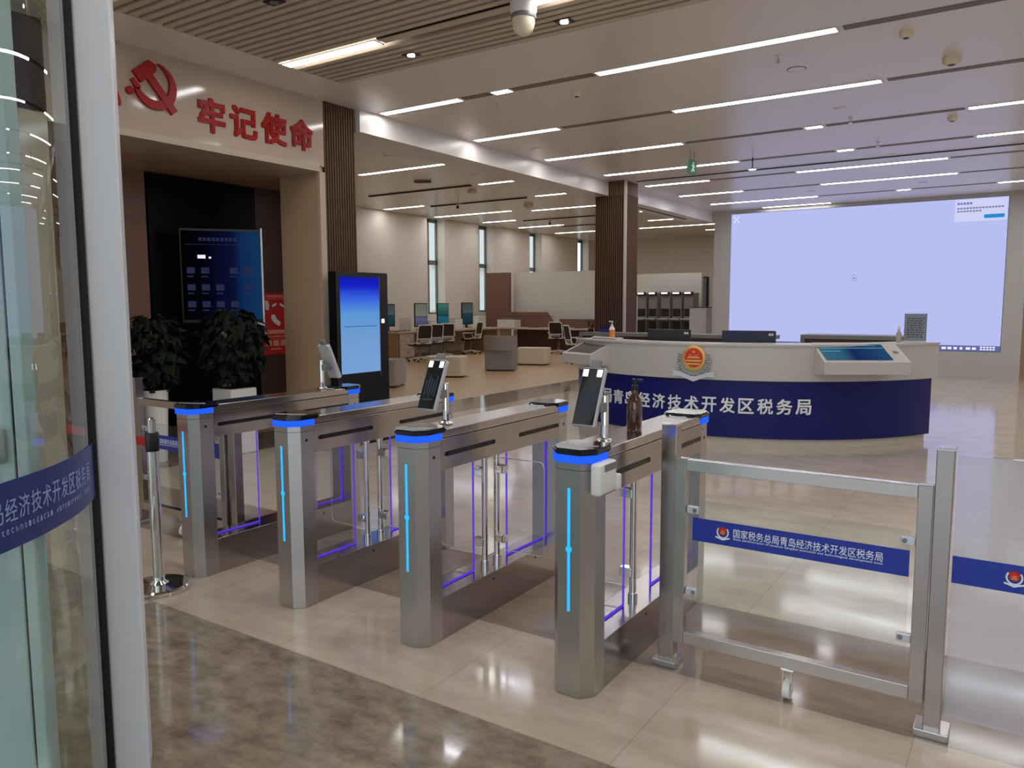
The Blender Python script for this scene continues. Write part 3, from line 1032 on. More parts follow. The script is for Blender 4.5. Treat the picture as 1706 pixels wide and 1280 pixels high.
def swing_gate(label, x0, x1, y, flip=False):
    t = thing('swing_gate', label, 'gate', (x0, y, 0), 0, 'swing gates with blue bands')
    L = x1 - x0
    s = 0.048
    for a in (0.0, L - s):
        MB().box(a, a + s, -0.02, 0.02, 0.124, 0.918, 0.002).build('stile', 'steel', t)
    for z0, z1 in ((0.868, 0.915), (0.127, 0.178)):
        MB().box(s, L - s, -0.02, 0.02, z0, z1, 0.002).build('rail', 'steel_h', t)
    g = MB().box(s + 0.027, L - s - 0.018, 0.0, 0.008, 0.25, 0.745).build('pane', 'glass', t)
    b_ = band(t, s + 0.027, L - s - 0.018, 0.575, 0.672, 0.0)
    k = MB()
    put_text(k, CN, Vector((s + 0.027 + 0.446, -0.003, 0.632)), -PI / 2, 0.55, 0.036, 0.004, 0.01, 0.05)
    k.build('lettering', 'white_letter', b_)
    k = MB()
    put_text(k, EN, Vector((s + 0.027 + 0.446, -0.003, 0.607)), -PI / 2, 0.55, 0.0105, 0.0, 0.01, 0.05)
    k.build('small_lettering', 'white_letter', b_)
    mini_emblem(b_, Vector((s + 0.027 + 0.128, -0.004, 0.626)), 0.056)
    for (a, z) in ((s, 0.702), (s, 0.352), (L - s, 0.707), (L - s, 0.348)):
        k = MB()
        d_ = 0.05 if a < L / 2 else -0.05
        k.box(min(a, a + d_), max(a, a + d_), -0.006, 0.014, z - 0.016, z + 0.016, 0.004)
        k = k.build('clamp', 'silver', t)
        MB().cyl((a + d_ * 0.72, -0.009, z), (a + d_ * 0.72, -0.005, z), 0.009, 14).build('screw', 'grey_plastic', k)
    xc = L * 0.503
    c = MB()
    c.box(xc - 0.024, xc + 0.024, -0.024, 0.024, 0.118, 0.127, 0.002)
    for q in (-1, 1):
        c.box(xc + q * 0.016 - 0.002, xc + q * 0.016 + 0.002, -0.016, 0.016, 0.045, 0.12)
    c = c.build('caster', 'chrome', t)
    MB().cyl((xc - 0.013, 0, 0.04), (xc + 0.013, 0, 0.04), 0.038, 24).build('wheel', 'white_plastic', c, 40)
    return t
swing_gate('steel swing gate with blue lettered band beside the bottle turnstile', -1.186, -0.238, 3.03)

t = thing('glass_fence_panel', 'fixed glass fence panel with blue band, beyond the second gate post', 'fence', (-0.172, 3.05, 0), 0)
MB().box(0, 1.9, 0, 0.012, 0.08, 1.03).build('pane', 'glass_fence', t)
b_ = MB().box(0, 1.9, -0.002, 0, 0.575, 0.672).build('band', 'blue', t)
k = MB()
put_text(k, CN, Vector((0.50, -0.003, 0.632)), -PI / 2, 0.55, 0.036, 0.004, 0.01, 0.05)
k.build('lettering', 'white_letter', b_)
mini_emblem(b_, Vector((0.184, -0.004, 0.626)), 0.056)

# the same fence on the other side of the row, behind the belt post
gate_post('steel gate post beside the first turnstile, behind its acrylic pane', -4.14, 3.06, 0.066, 0.06, 0.87, 0.045)
swing_gate('steel swing gate with blue lettered band behind the chrome belt post', -5.16, -4.185, 3.03)
gate_post('steel gate post beyond the belt post, by the revolving door', -5.21, 3.06, 0.056, 0.06, 1.05, 0.052)

# belt post
t = thing('belt_post', 'chrome belt post with red belt and round foot beside the first turnstile', 'barrier', (-3.905, 2.365, 0))
MB().lathe([(0.155, 0), (0.16, 0.01), (0.16, 0.022), (0.15, 0.03), (0.05, 0.036), (0.03, 0.05)], seg=48).build('foot', 'chrome', t, 30)
MB().lathe([(0.03, 0.04), (0.03, 0.80)], seg=28).build('pole', 'chrome', t, 40)
h = MB().lathe([(0.034, 0.77), (0.036, 0.78), (0.036, 0.865), (0.032, 0.872)], seg=28).build('head', 'black', t, 40)
MB().lathe([(0.021, 0.87), (0.021, 0.945), (0.016, 0.95)], seg=24).build('upper_tube', 'chrome', t, 40)
MB().box(-0.9, -0.03, -0.0015, 0.0015, 0.79, 0.838).build('belt', 'belt', t)


# ================================================================ REVOLVING DOOR at the entrance
DC, DR = (-3.09, 0.252), 1.218
BZ0, BZ1 = 0.962, 1.13
t = thing('revolving_door', 'curved glass revolving door with blue lettered band and white frames', 'door', (DC[0], DC[1], 0), 0)
MB().arc(0, 0, DR - 0.012, DR, -60, 55.5, 0.03, 2.95, 60).build('curved_pane', 'glass_door', t, 30)
bnd = MB().arc(0, 0, DR, DR + 0.003, -60, 55.5, BZ0, BZ1, 60).build('band', mat('dull blue vinyl', rgb(24, 44, 110), 0.35), t, 30)
k = MB()
chars = CN
for i, ch in enumerate(chars):
    a = R(50.0 - (len(chars) - 1 - i) * 2.25)
    put_text(k, ch, Vector(((DR + 0.004) * cos(a), (DR + 0.004) * sin(a), BZ0 + 0.097)), a, 0.041, 0.056, 0.0, 0.01, 0.05)
k.build('lettering', 'faded', bnd)
k = MB()
for i in range(46):
    a = R(50.0 - i * 0.75)
    ch = EN[len(EN) - 1 - i] if i < len(EN) else 'a'
    if ch != ' ':
        put_text(k, ch, Vector(((DR + 0.004) * cos(a), (DR + 0.004) * sin(a), BZ0 + 0.046)), a, 0.009, 0.014, 0.0, 0.01, 0.05)
k.build('small_lettering', 'faded', bnd)
nv, tv = Vector((cos(R(56)), sin(R(56)), 0)), Vector((-sin(R(56)), cos(R(56)), 0))
mm = Matrix((nv, tv, Vector((0, 0, 1)))).transposed().to_4x4()
k = MB()
k.box(DR + 0.010, DR + 0.113, 0.0, 0.14, 0, 3.3, 0.006, mtx=mm)
k.build('end_post', 'white_paint', t)
k = MB()
k.box(DR - 0.018, DR + 0.012, -0.018, 0.05, 0, 3.3, mtx=mm)
k.build('seal', 'gasket', t)
MB().arc(0, 0, DR - 0.09, DR + 0.05, -60, 54, 2.95, 3.3, 40).build('head_ring', 'white_paint', t, 30)
MB().arc(0, 0, DR - 0.05, DR + 0.03, -60, 54, 0.0, 0.03, 40).build('floor_ring', 'steel', t, 30)
# inner wing with its white stile and lock box
def wing(ang, box=True):
    a = R(ang)
    wm = Matrix.Rotation(a, 4, 'Z')
    s = MB()
    s.box(1.15, 1.18, -0.03, 0.03, 0.05, 2.9, 0.004, mtx=wm)
    s.box(0.84, 1.142, -0.025, 0.025, 0.05, 2.9, 0.004, mtx=wm)
    s.box(0.08, 0.84, -0.025, 0.025, 0.05, 0.18, mtx=wm)
    s.box(0.08, 0.84, -0.025, 0.025, 2.78, 2.9, mtx=wm)
    s.box(0.08, 0.18, -0.025, 0.025, 0.18, 2.78, mtx=wm)
    w = s.build('wing', 'white_paint', t)
    MB().box(1.142, 1.15, -0.02, 0.02, 0.05, 2.9, mtx=wm).build('seal', 'gasket', w)
    MB().box(0.18, 0.84, -0.006, 0.006, 0.18, 2.78, mtx=wm).build('pane', 'glass_door', w)
    return w, wm
w, wm = wing(38)
k = MB().box(1.06, 1.128, -0.05, -0.025, 1.145, 1.24, 0.012, 3, mtx=wm).build('lock_box', 'silver', w, 40)
wing(158)
wing(278)
MB().lathe([(0.06, 0.03), (0.06, 2.95)]).build('hub', 'white_paint', t, 40)


# ================================================================ SLOGAN WALL
t = thing('wall_slogan', 'four raised red characters on the beige portal wall', 'lettering', (-6.5, 4.54, 3.2))
put = [('牢', 4.542, 4.835, 3.17, 3.49), ('记', 4.89, 5.205, 3.185, 3.485), ('使', 5.255, 5.575, 3.185, 3.495), ('命', 5.62, 5.93, 3.185, 3.505)]
for ch, a, b_, z0, z1 in put:
    k = MB()
    put_text(k, ch, Vector((0.004, (a + b_) / 2 - 4.54, (z0 + z1) / 2 - 3.2)), 0, b_ - a, z1 - z0, 0.03, 0.02, 0.4)
    k.build('character', 'red', t)
t = thing('wall_emblem', 'red hammer and sickle emblem on the beige portal wall', 'emblem', (-6.5, 4.12, 3.48))
fm = frame_at(Vector((0.0, 0, 0)), 0, 1, 1, 1)
k = MB()
# sickle: a crescent swept from the handle up round to the tip
inner, outer = [], []
for i in range(33):
    f = i / 32
    a = R(-160 + 235 * f)
    wd = 0.034 * (1 - f) + 0.068 * sin(PI * f) ** 0.8 * (1 - 0.35 * f) + 0.002
    ro = 0.195 + 0.02 * sin(PI * f)
    ri = ro - wd
    outer.append((ro * cos(a) - 0.01, ro * sin(a)))
    inner.append((ri * cos(a) - 0.01 - 0.01 * f, ri * sin(a)))
for i in range(32):
    q = [inner[i], outer[i], outer[i + 1], inner[i + 1]]
    k.prism(q, 0.0, 0.03, mtx=fm)
k.cyl(fm @ Vector((-0.235, -0.095, 0)), fm @ Vector((-0.235, -0.095, 0.03)), 0.035, 20)
k.prism([(-0.225, 0.0), (-0.175, -0.08), (-0.135, -0.05), (-0.20, 0.02)], 0, 0.03, mtx=fm)
k.build('sickle', 'red', t)
k = MB()
hm = fm @ Matrix.Rotation(R(40), 4, 'Z')
k.box(-0.035, 0.035, -0.27, 0.10, 0.0, 0.033, mtx=hm)
k.prism([(-0.11, 0.08), (0.075, 0.08), (0.115, 0.12), (0.08, 0.19), (-0.11, 0.19)], 0, 0.036, mtx=hm)
k.build('hammer', 'red', t)
t = thing('wall_slogan', 'partly hidden red character at the edge of the beige portal wall', 'lettering', (-6.5, 3.45, 3.2))
k = MB()
put_text(k, '心', Vector((0.004, 0.2, 0.135)), 0, 0.31, 0.31, 0.028, 0.02, 0.4)
k.build('character', 'red', t)

# signage kiosk
t = thing('signage_kiosk', 'tall black kiosk with a glowing blue upright screen by the slatted column', 'kiosk', (-6.2, 6.34, 0))
MB().box(-0.13, 0.0, -0.40, 0.40, 0.12, 1.92, 0.008).build('body', 'black', t)
MB().box(-0.22, 0.10, -0.44, 0.44, 0.0, 0.12, 0.006).build('foot', 'black', t)
s = MB().box(0.0, 0.004, -0.355, 0.25, 0.80, 1.862).build('screen', 'sign_scr', t)
MB().box(0.0035, 0.0055, -0.31, 0.205, 1.318, 1.323).build('line', 'navy', s)
k = MB()
k.box(0.0, 0.003, 0.288, 0.33, 1.35, 1.395, 0.001)
k.build('bezel_logo', 'led_white', t)  # small white logo on the bezel, drawn glowing
MB().box(0.001, 0.003, 0.255, 0.26, 0.75, 1.88).build('bezel_line', 'grey_plastic', t)

# recess: information display on a stand, poster, planters
t = thing('info_display', 'dim blue information display with silver edge in the dark recess', 'display', (-7.45, 5.43, 0), R(-40))
MB().box(-0.08, 0.0, -0.43, 0.43, 1.36, 2.40, 0.008).build('body', 'black', t)
MB().box(-0.06, 0.01, 0.415, 0.435, 1.34, 2.41, 0.003).build('edge', 'silver', t)
MB().box(-0.02, 0.05, 0.17, 0.435, 1.30, 1.37, 0.004).build('shelf', 'silver', t)
MB().box(-0.09, -0.03, -0.06, 0.06, 0.03, 1.36, 0.004).build('stand', 'grey_plastic', t)
MB().box(-0.25, 0.12, -0.25, 0.25, 0.0, 0.03, 0.004).build('foot', 'grey_plastic', t)
s = MB().quad((0, 0, 0), (1, 0, 0), (1, 1, 0), (0, 1, 0))
s.bm.clear()
mm = frame_at(Vector((0.004, -0.41, 1.40)), 0, 0.82, 0.97, 1)
s.quad((0, 0, 0), (1, 0, 0), (1, 1, 0), (0, 1, 0))
s = s.build('screen', 'tv_scr', t)
s.matrix_local = mm
k = MB()
for i in range(9):
    k.box(0.22 + i * 0.055, 0.22 + i * 0.055 + 0.04, 0.885, 0.925, 0.001, 0.002)
k.box(0.05, 0.95, 0.845, 0.85, 0.001, 0.002)
for r_ in range(3):
    for c in range(5):
        if c == 0 or (r_ + c) % 4 != 0:
            k.box(0.06 + c * 0.18, 0.06 + c * 0.18 + 0.10, 0.14 + r_ * 0.19, 0.21 + r_ * 0.19, 0.001, 0.002)
            k.box(0.06 + c * 0.18, 0.06 + c * 0.18 + 0.08, 0.10 + r_ * 0.19, 0.115 + r_ * 0.19, 0.001, 0.002)
k.build('picture', 'tv_mark', s)
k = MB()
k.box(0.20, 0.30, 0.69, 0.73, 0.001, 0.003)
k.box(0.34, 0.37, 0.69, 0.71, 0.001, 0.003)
k.build('reflection_mark', 'pop_white', s)  # reflection on the screen painted as glowing white patches

t = thing('poster', 'red illustrated notice on the dark wood wall of the recess', 'poster', (-7.99, 6.57, 1.31))
MB().box(0, 0.008, -0.19, 0.19, -0.38, 0.40).build('sheet', 'poster_red', t)
k = MB()
for i in range(7):
    k.box(0.008, 0.0095, -0.12 + i * 0.038, -0.12 + i * 0.038 + 0.026, 0.345, 0.375)
k.box(0.008, 0.0095, -0.15, 0.16, 0.325, 0.33)
k.build('lettering', 'poster_pink', t)
k = MB()
for i in range(7):
    k.box(0.008, 0.0095, -0.12 + i * 0.04, -0.12 + i * 0.04 + 0.022, -0.16, -0.135)
k.box(0.008, 0.0095, -0.14, 0.17, -0.18, -0.176)
k.box(0.008, 0.0095, -0.08, 0.09, -0.315, -0.30)
k.build('small_lettering', 'poster_pink', t)
k = MB()
k.box(0.008, 0.0095, -0.17, 0.18, -0.115, -0.065)
for i in range(3):
    k.box(0.008, 0.0095, -0.15 + i * 0.115, -0.06 + i * 0.115, -0.27, -0.195)
k.build('picture_box', 'poster_pink', t)
k = MB()
k.prism([(-0.14, 0.19), (-0.09, 0.19), (-0.08, 0.25), (-0.10, 0.305), (-0.15, 0.305)], 0.008, 0.010, mtx=frame_at(Vector((0, 0, 0)), 0, 1, 1, 1))
k.prism([(-0.04, 0.22), (0.03, 0.25), (0.03, 0.28), (-0.03, 0.255)], 0.008, 0.010, mtx=frame_at(Vector((0, 0, 0)), 0, 1, 1, 1))
k.prism([(0.08, 0.25), (0.16, 0.21), (0.16, 0.24), (0.09, 0.28)], 0.008, 0.010, mtx=frame_at(Vector((0, 0, 0)), 0, 1, 1, 1))
k.prism([(-0.06, 0.08), (-0.01, 0.02), (0.07, -0.02), (0.09, 0.03), (0.03, 0.07), (0.0, 0.13), (-0.05, 0.13)], 0.008, 0.010, mtx=frame_at(Vector((0, 0, 0)), 0, 1, 1, 1))
k.build('illustration', 'paper', t)


def plant(label, x, y, pw, ph, fz, fr, fh, square=True, seed=1):
    rnd = random.Random(seed)
    t = thing('potted_plant', label, 'plant', (x, y, 0), 0, 'potted plants in the recess')
    k = MB()
    if square:
        k.box(-pw, pw, -pw, pw, 0, ph, 0.012)
    else:
        k.lathe([(pw * 0.72, 0), (pw, ph), (pw * 0.9, ph), (pw * 0.88, ph - 0.03)], seg=28)
    k.build('planter', 'white_plastic', t)
    MB().box(-pw * 0.85, pw * 0.85, -pw * 0.85, pw * 0.85, ph - 0.02, ph + 0.004).build('soil', 'soil', t)
    k = MB()
    for i in range(9):
        a = 2 * PI * i / 9
        k.tube([(0.02 * cos(a), 0.02 * sin(a), ph), (fr * 0.35 * cos(a), fr * 0.35 * sin(a), ph + fh * 0.45), (fr * 0.6 * cos(a), fr * 0.6 * sin(a), ph + fh * 0.8)], 0.008, 6)
    k.build('stem', 'soil', t)
    k = MB()
    for i in range(420):
        a = rnd.uniform(0, 2 * PI)
        u = rnd.uniform(-0.95, 0.95)
        rr = fr * math.sqrt(1 - u * u) * rnd.uniform(0.35, 1.0)
        c = Vector((rr * cos(a), rr * sin(a), ph + fh * (0.55 + 0.45 * u)))
        l = rnd.uniform(0.09, 0.16)
        q = Matrix.Translation(c) @ Matrix.Rotation(a, 4, 'Z') @ Matrix.Rotation(rnd.uniform(-0.3, 1.2), 4, 'Y') @ Matrix.Rotation(rnd.uniform(-0.6, 0.6), 4, 'X')
        w_ = l * 0.32
        k._add([(0, 0, 0), (l * 0.45, -w_, 0.01), (l, 0, -0.03), (l * 0.45, w_, 0.01), (l * 0.5, 0, 0.025)], [(0, 1, 4), (1, 2, 4), (2, 3, 4), (3, 0, 4)], q)
    k.build('foliage', 'green', t)
plant('dark leafy plant in a square white planter below the dim display', -6.95, 5.16, 0.16, 0.69, 0.7, 0.33, 0.84, True, 3)
plant('dark leafy plant in a round grey planter beside the recess wall', -7.2, 4.42, 0.12, 0.72, 0.7, 0.25, 0.75, False, 5)


# ================================================================ RECEPTION COUNTER
CC, CR = (-3.196, 10.848), 2.55
A0, A1 = -130.0, -23.5
t = thing('reception_counter', 'curved white reception counter with navy lettered front', 'counter', (CC[0], CC[1], 0))
MB().arc(0, 0, CR - 0.14, CR - 0.03, A0 + 1, A1 - 1, 0, 0.09, 64).build('plinth', 'plinth', t, 30)
fr = MB().arc(0, 0, CR - 0.12, CR, A0, A1, 0.09, 0.725, 64).build('front_panel', 'navy', t, 30)
MB().arc(0, 0, CR - 0.30, CR + 0.035, A0, A1 + 1.2, 0.725, 1.10, 64).build('fascia', 'corian', t, 30)
MB().arc(0, 0, CR - 0.34, CR + 0.05, A0, A1 + 1.2, 1.10, 1.122, 64).build('top', 'corian', t, 30)
MB().arc(0, 0, 1.62, CR - 0.12, A0, A1, 0.70, 0.74, 64).build('desk_top', 'desk', t, 30)
MB().arc(0, 0, 1.66, 1.70, A0, A1, 0.0, 0.70, 64).build('inner_panel', 'brown_wood', t, 30)
k = MB()
TXT = '总局青岛经济技术开发区税务局'
for i, ch in enumerate(TXT):
    a = R(-60.9 - (len(TXT) - 1 - i) * 4.45)
    put_text(k, ch, Vector(((CR + 0.002) * cos(a), (CR + 0.002) * sin(a), 0.447)), a, 0.163, 0.168, 0.016, 0.02, 0.3)
k.build('lettering', 'white_letter', fr)
# rounded end block on the far side
MB().box(-0.02, 0.32, -0.02, 0.0, 0, 0.1)
ea = R(A1 + 1.2)

# tax emblem
t = thing('counter_emblem', 'gold and red emblem with silver wreath on the white counter front', 'emblem', (CC[0] + (CR + 0.048) * cos(R(-86.8)), CC[1] + (CR + 0.048) * sin(R(-86.8)), 0.905), R(-86.8))
fm = frame_at(Vector((0, 0, 0)), 0, 1, 1, 1)
k = MB()
k.lathe([(0.125, 0), (0.13, 0.012), (0.118, 0.02)], seg=40, mtx=fm @ Matrix.Translation((0, 0.055, 0)) @ Matrix.Diagonal((1, 1.1, 1, 1)))
k.build('rim', 'gold_paint', t, 40)
k = MB()
k.lathe([(0.103, 0.018), (0.10, 0.026)], seg=40, mtx=fm @ Matrix.Translation((0, 0.06, 0)) @ Matrix.Diagonal((1, 1.06, 1, 1)))
k.build('disc', 'emblem_red', t)
k = MB()
def star(cx, cy, r_):
    pts = []
    for i in range(10):
        a = PI / 2 + PI * i / 5
        rr = r_ if i % 2 == 0 else r_ * 0.42
        pts.append((cx + rr * cos(a), cy + rr * sin(a)))
    k.prism(pts, 0.024, 0.030, mtx=fm)
star(0, 0.125, 0.022)
for dx, dy in ((-0.045, 0.09), (-0.02, 0.085), (0.02, 0.085), (0.045, 0.09)):
    star(dx, dy, 0.011)
k.prism([(-0.075, 0.055), (0.075, 0.055), (0.058, 0.073), (-0.058, 0.073)], 0.024, 0.032, mtx=fm)
k.prism([(-0.083, 0.018), (0.083, 0.018), (0.09, 0.036), (-0.09, 0.036)], 0.024, 0.032, mtx=fm)
k.prism([(-0.07, -0.018), (0.07, -0.018), (0.08, 0.0), (-0.08, 0.0)], 0.024, 0.032, mtx=fm)
k.build('gate_relief', 'gold_paint', t)
k = MB()
for s_ in (-1, 1):
    for i in range(13):
        a = R(-88 + i * 9.2)
        for ro, ri in ((0.182, 0), (0.160, 1)):
            c = Vector((s_ * ro * cos(a), 0.03 + ro * sin(a), 0.012))
            q = fm @ Matrix.Translation(c) @ Matrix.Rotation(s_ * (a + PI / 2 + (0.5 if ri == 0 else -0.1)) if s_ > 0 else -(a + PI / 2 + (0.5 if ri == 0 else -0.1)), 4, 'Z')
            k.ball((0, 0, 0), 0.022, 8, 6, 0.75, 0.42, 0.4, mtx=q)
    for i in range(6):
        a0_, a1_ = R(-88 + i * 18), R(-88 + (i + 1) * 18)
        k.cyl(fm @ Vector((s_ * 0.171 * cos(a0_), 0.03 + 0.171 * sin(a0_), 0.006)), fm @ Vector((s_ * 0.171 * cos(a1_), 0.03 + 0.171 * sin(a1_), 0.006)), 0.006, 6)
k.build('wreath', 'emblem_silver', t, 40)
k = MB()
rib = [(-0.245, -0.085), (-0.225, -0.115), (-0.245, -0.15), (-0.15, -0.145), (0.0, -0.205), (0.15, -0.145), (0.245, -0.15), (0.225, -0.115), (0.245, -0.085), (0.15, -0.1), (0.0, -0.155), (-0.15, -0.1)]
k.prism(rib, 0.012, 0.028, 0.003, mtx=fm)
k.build('ribbon', 'silver', t)


def terminal(label, cx, cy, ang, w, dpt, scr, zb=1.14, zf=0.955, side='l', group='slanted touch terminals on the counter'):
    """box with a slanted top that projects from the counter; ang = outward direction in degrees; front middle at cx,cy."""
    t = thing('touch_terminal', label, 'terminal', (cx, cy, 0), R(ang) + PI / 2, group)
    # local: -y is outward, x along the front
    z0 = 0.80
    vv = [(-w / 2, 0, z0 + 0.03), (w / 2, 0, z0 + 0.03), (w / 2, dpt, z0), (-w / 2, dpt, z0), (-w / 2, 0, zf), (w / 2, 0, zf), (w / 2, dpt, zb), (-w / 2, dpt, zb)]
    k = MB()
    k._add(vv, [(0, 3, 2, 1), (4, 5, 6, 7), (0, 1, 5, 4), (1, 2, 6, 5), (2, 3, 7, 6), (3, 0, 4, 7)])
    k.build('housing', 'corian', t)
    sl = math.atan2(zb - zf, dpt)
    ln = math.hypot(zb - zf, dpt)
    mm = Matrix.Translation((0, 0, zf)) @ Matrix.Rotation(sl, 4, 'X')
    x0, x1 = (-w / 2 + 0.03, w / 2 - 0.16) if side == 'l' else (-w / 2 + 0.05, w / 2 - 0.05)
    s = MB()
    s.quad((0, 0, 0), (1, 0, 0), (1, 1, 0), (0, 1, 0))
    s = s.build('screen', scr, t)
    s.matrix_local = mm @ Matrix.Translation((x0, 0.045, 0.003)) @ Matrix.Diagonal((x1 - x0, ln - 0.1, 1, 1))
    if scr == 'touch':
        k = MB()
        k.box(0.02, 0.98, 0.74, 0.77, 0.001, 0.002)
        k.box(0.03, 0.3, 0.55, 0.58, 0.001, 0.002)
        k.box(0.02, 0.9, 0.9, 0.92, 0.001, 0.002)
        k.build('picture', 'touch_line', s)
        k = MB()
        k.box(w / 2 - 0.10, w / 2 - 0.05, 0.20, 0.25, 0.0, 0.006, 0.002, mtx=mm)
        k.build('card_reader', 'grey_plastic', t)
    return t
terminal('slanted touch terminal with a teal lit screen on the far end of the counter', -1.33, 8.595, -59, 0.87, 0.42, 'touch')
terminal('slanted touch terminal with a dark screen on the end of the counter by the lounge', -4.60, 8.35, -116, 0.60, 0.50, 'touch_dim', 1.15, 0.95, 'c')

# monitors on the staff side, turned away
def back_monitor(label, x, y, rz, w, mtl, marks):
    t = thing('monitor', label, 'monitor', (x, y, 0.74), rz, 'monitors on the reception counter')
    MB().box(-w / 2, w / 2, 0, 0.035, 0.16, 0.51, 0.006).build('back_cover', mtl, t)
    MB().box(-w / 2 + 0.012, w / 2 - 0.012, 0.035, 0.037, 0.172, 0.498).build('screen', 'black_gloss', t)
    MB().box(-0.03, 0.03, 0.04, 0.06, 0.01, 0.30, 0.004).build('stand', 'black', t)
    MB().box(-0.11, 0.11, -0.02, 0.16, 0.0, 0.012, 0.003).build('foot', 'black', t)
    k = MB()
    for i in range(2):
        k.box(w / 2 - 0.075 + i * 0.028, w / 2 - 0.055 + i * 0.028, -0.001, 0.0, 0.455, 0.48)
    k.build('mark', 'white_letter', t)
back_monitor('black monitor back rising above the counter behind the emblem', -3.63, 8.93, R(4), 0.54, 'black', 1)
back_monitor('navy monitor back rising above the middle of the counter', -2.66, 8.93, R(8), 0.60, mat('navy plastic', rgb(24, 28, 58), 0.35), 1)

# bottle, sign and small things on the counter top
ZT = 1.122
t = thing('sanitizer_bottle', 'pump sanitizer bottle with orange label on the counter end by the lounge', 'bottle', (-4.36, 8.86, ZT))
MB().lathe([(0.034, 0), (0.036, 0.01), (0.036, 0.13), (0.02, 0.155), (0.014, 0.16)]).build('body', 'white_plastic', t, 40)
MB().lathe([(0.0365, 0.02), (0.0365, 0.115)]).build('label_wrap', 'orange', t, 40)
k = MB()
k.lathe([(0.016, 0.16), (0.016, 0.18), (0.006, 0.182), (0.006, 0.215)], seg=16)
k.box(-0.045, 0.012, -0.008, 0.008, 0.212, 0.226, 0.003)
k.build('pump', 'white_plastic', t, 40)

t = thing('counter_sign', 'grey framed notice standing on the far end of the counter', 'sign', (-1.04, 9.78, ZT), R(4))
MB().box(-0.105, 0.105, -0.003, 0.006, 0.01, 0.32, 0.002).build('sheet', mat('grey print', rgb(128, 134, 144), 0.5), t)
MB().box(-0.12, 0.12, -0.04, 0.05, 0, 0.012, 0.003).build('foot', 'white_plastic', t)
k = MB()
rnd = random.Random(4)
for r_ in range(9):
    x = -0.085
    while x < 0.075:
        l = rnd.uniform(0.012, 0.04)
        k.box(x, min(x + l, 0.088), -0.0045, -0.003, 0.05 + r_ * 0.026, 0.064 + r_ * 0.026)
        x += l + 0.01
k.build('printed_lines', 'ink', t)
k = MB()
for s in (-1, 1):
    k.box(s * 0.108 - 0.004, s * 0.108 + 0.004, -0.005, 0.008, 0.008, 0.325)
k.build('frame', 'grey_plastic', t)
t = thing('small_bottle', 'small pale bottle beside the framed notice on the counter', 'bottle', (-1.19, 9.66, ZT))
MB().lathe([(0.026, 0), (0.028, 0.01), (0.028, 0.10), (0.012, 0.125), (0.012, 0.14)]).build('body', 'fabric_taupe', t, 40)
MB().lathe([(0.015, 0.138), (0.015, 0.165), (0.006, 0.168), (0.006, 0.19)]).build('cap', 'white_plastic', t, 40)

# back counter inside the reception ring
def back_counter(label, x0, x1, y0, y1, h, group='back counters behind the reception'):
    t = thing('back_counter', label, 'counter', ((x0 + x1) / 2, (y0 + y1) / 2, 0), 0, group)
    L, D = (x1 - x0) / 2, (y1 - y0) / 2
    MB().box(-L, L, -D, D, h - 0.06, h, 0.004).build('top', 'grey_plastic', t)
    MB().box(-L + 0.06, L - 0.06, -D + 0.05, D, 0, h - 0.06).build('body', 'dark_wood', t)
    MB().box(-L, -L + 0.06, -D, D, 0, h - 0.06).build('side_panel', 'grey_plastic', t)
    return t
back_counter('long grey topped back counter behind the teal touch terminal', -2.80, -1.25, 12.0, 12.5, 1.10)
back_counter('white topped dark wood back counter behind the black monitor', -6.55, -3.2, 12.0, 12.4, 1.075)

t = thing('document_box', 'navy document box on the back counter, behind the dark touch terminal', 'box', (-6.12, 12.2, 1.075), R(6))
MB().box(-0.10, 0.10, -0.06, 0.06, 0, 0.085, 0.006).build('body', mat('navy folder', rgb(40, 52, 100), 0.5), t)
MB().box(-0.102, 0.102, -0.062, 0.062, 0.06, 0.09, 0.004).build('lid', 'navy', t)
t = thing('desk_plant', 'small dark tabletop plant beside the navy document box', 'plant', (-6.42, 12.2, 1.075))
MB().lathe([(0.045, 0), (0.055, 0.06), (0.048, 0.06)]).build('pot', 'black', t, 40)
k = MB()
rnd = random.Random(9)
for i in range(60):
    a = rnd.uniform(0, 2 * PI)
    q = Matrix.Translation((0.03 * cos(a), 0.03 * sin(a), 0.06 + rnd.uniform(0, 0.11))) @ Matrix.Rotation(a, 4, 'Z') @ Matrix.Rotation(rnd.uniform(-0.9, 0.3), 4, 'Y')
    k._add([(0, 0, 0), (0.03, -0.012, 0), (0.065, 0, 0), (0.03, 0.012, 0)], [(0, 1, 2, 3)], q)
k.build('foliage', 'green', t)


# ================================================================ LED SCREEN
t = thing('led_screen', 'huge lavender lit LED screen filling the end wall', 'screen', ((XS0 + XS1) / 2, YS, 0))
W2 = (XS1 - XS0) / 2
MB().box(-W2, W2, 0.02, 0.10, ZS0, ZS1).build('cabinet', 'black', t)
s = MB().box(-W2 + 0.01, W2 - 0.01, 0.008, 0.02, ZS0 + 0.01, ZS1 - 0.01).build('picture', 'screen', t)
MB().box(-W2 + 0.01, W2 - 0.01, 0.004, 0.008, ZS0 + 0.01, ZS0 + 0.125).build('taskbar', 'taskbar', t)
k = MB()
for i, wd in enumerate((0.08, 0.07, 0.06, 0.05, 0.08, 0.07)):
    k.box(W2 - 1.05 + i * 0.11, W2 - 1.05 + i * 0.11 + wd, 0.002, 0.004, ZS0 + 0.04, ZS0 + 0.09)
for z in (0.035, 0.08):
    for i in range(5):
        k.box(W2 - 0.36 + i * 0.055, W2 - 0.36 + i * 0.055 + 0.04, 0.002, 0.004, ZS0 + z, ZS0 + z + 0.03)
k.build('taskbar_icon', 'pop_white', t)
p_ = MB().box(W2 - 0.94, W2 - 0.03, 0.002, 0.008, 3.22, 3.66).build('popup', 'pop', t)
k = MB()
rnd = random.Random(2)
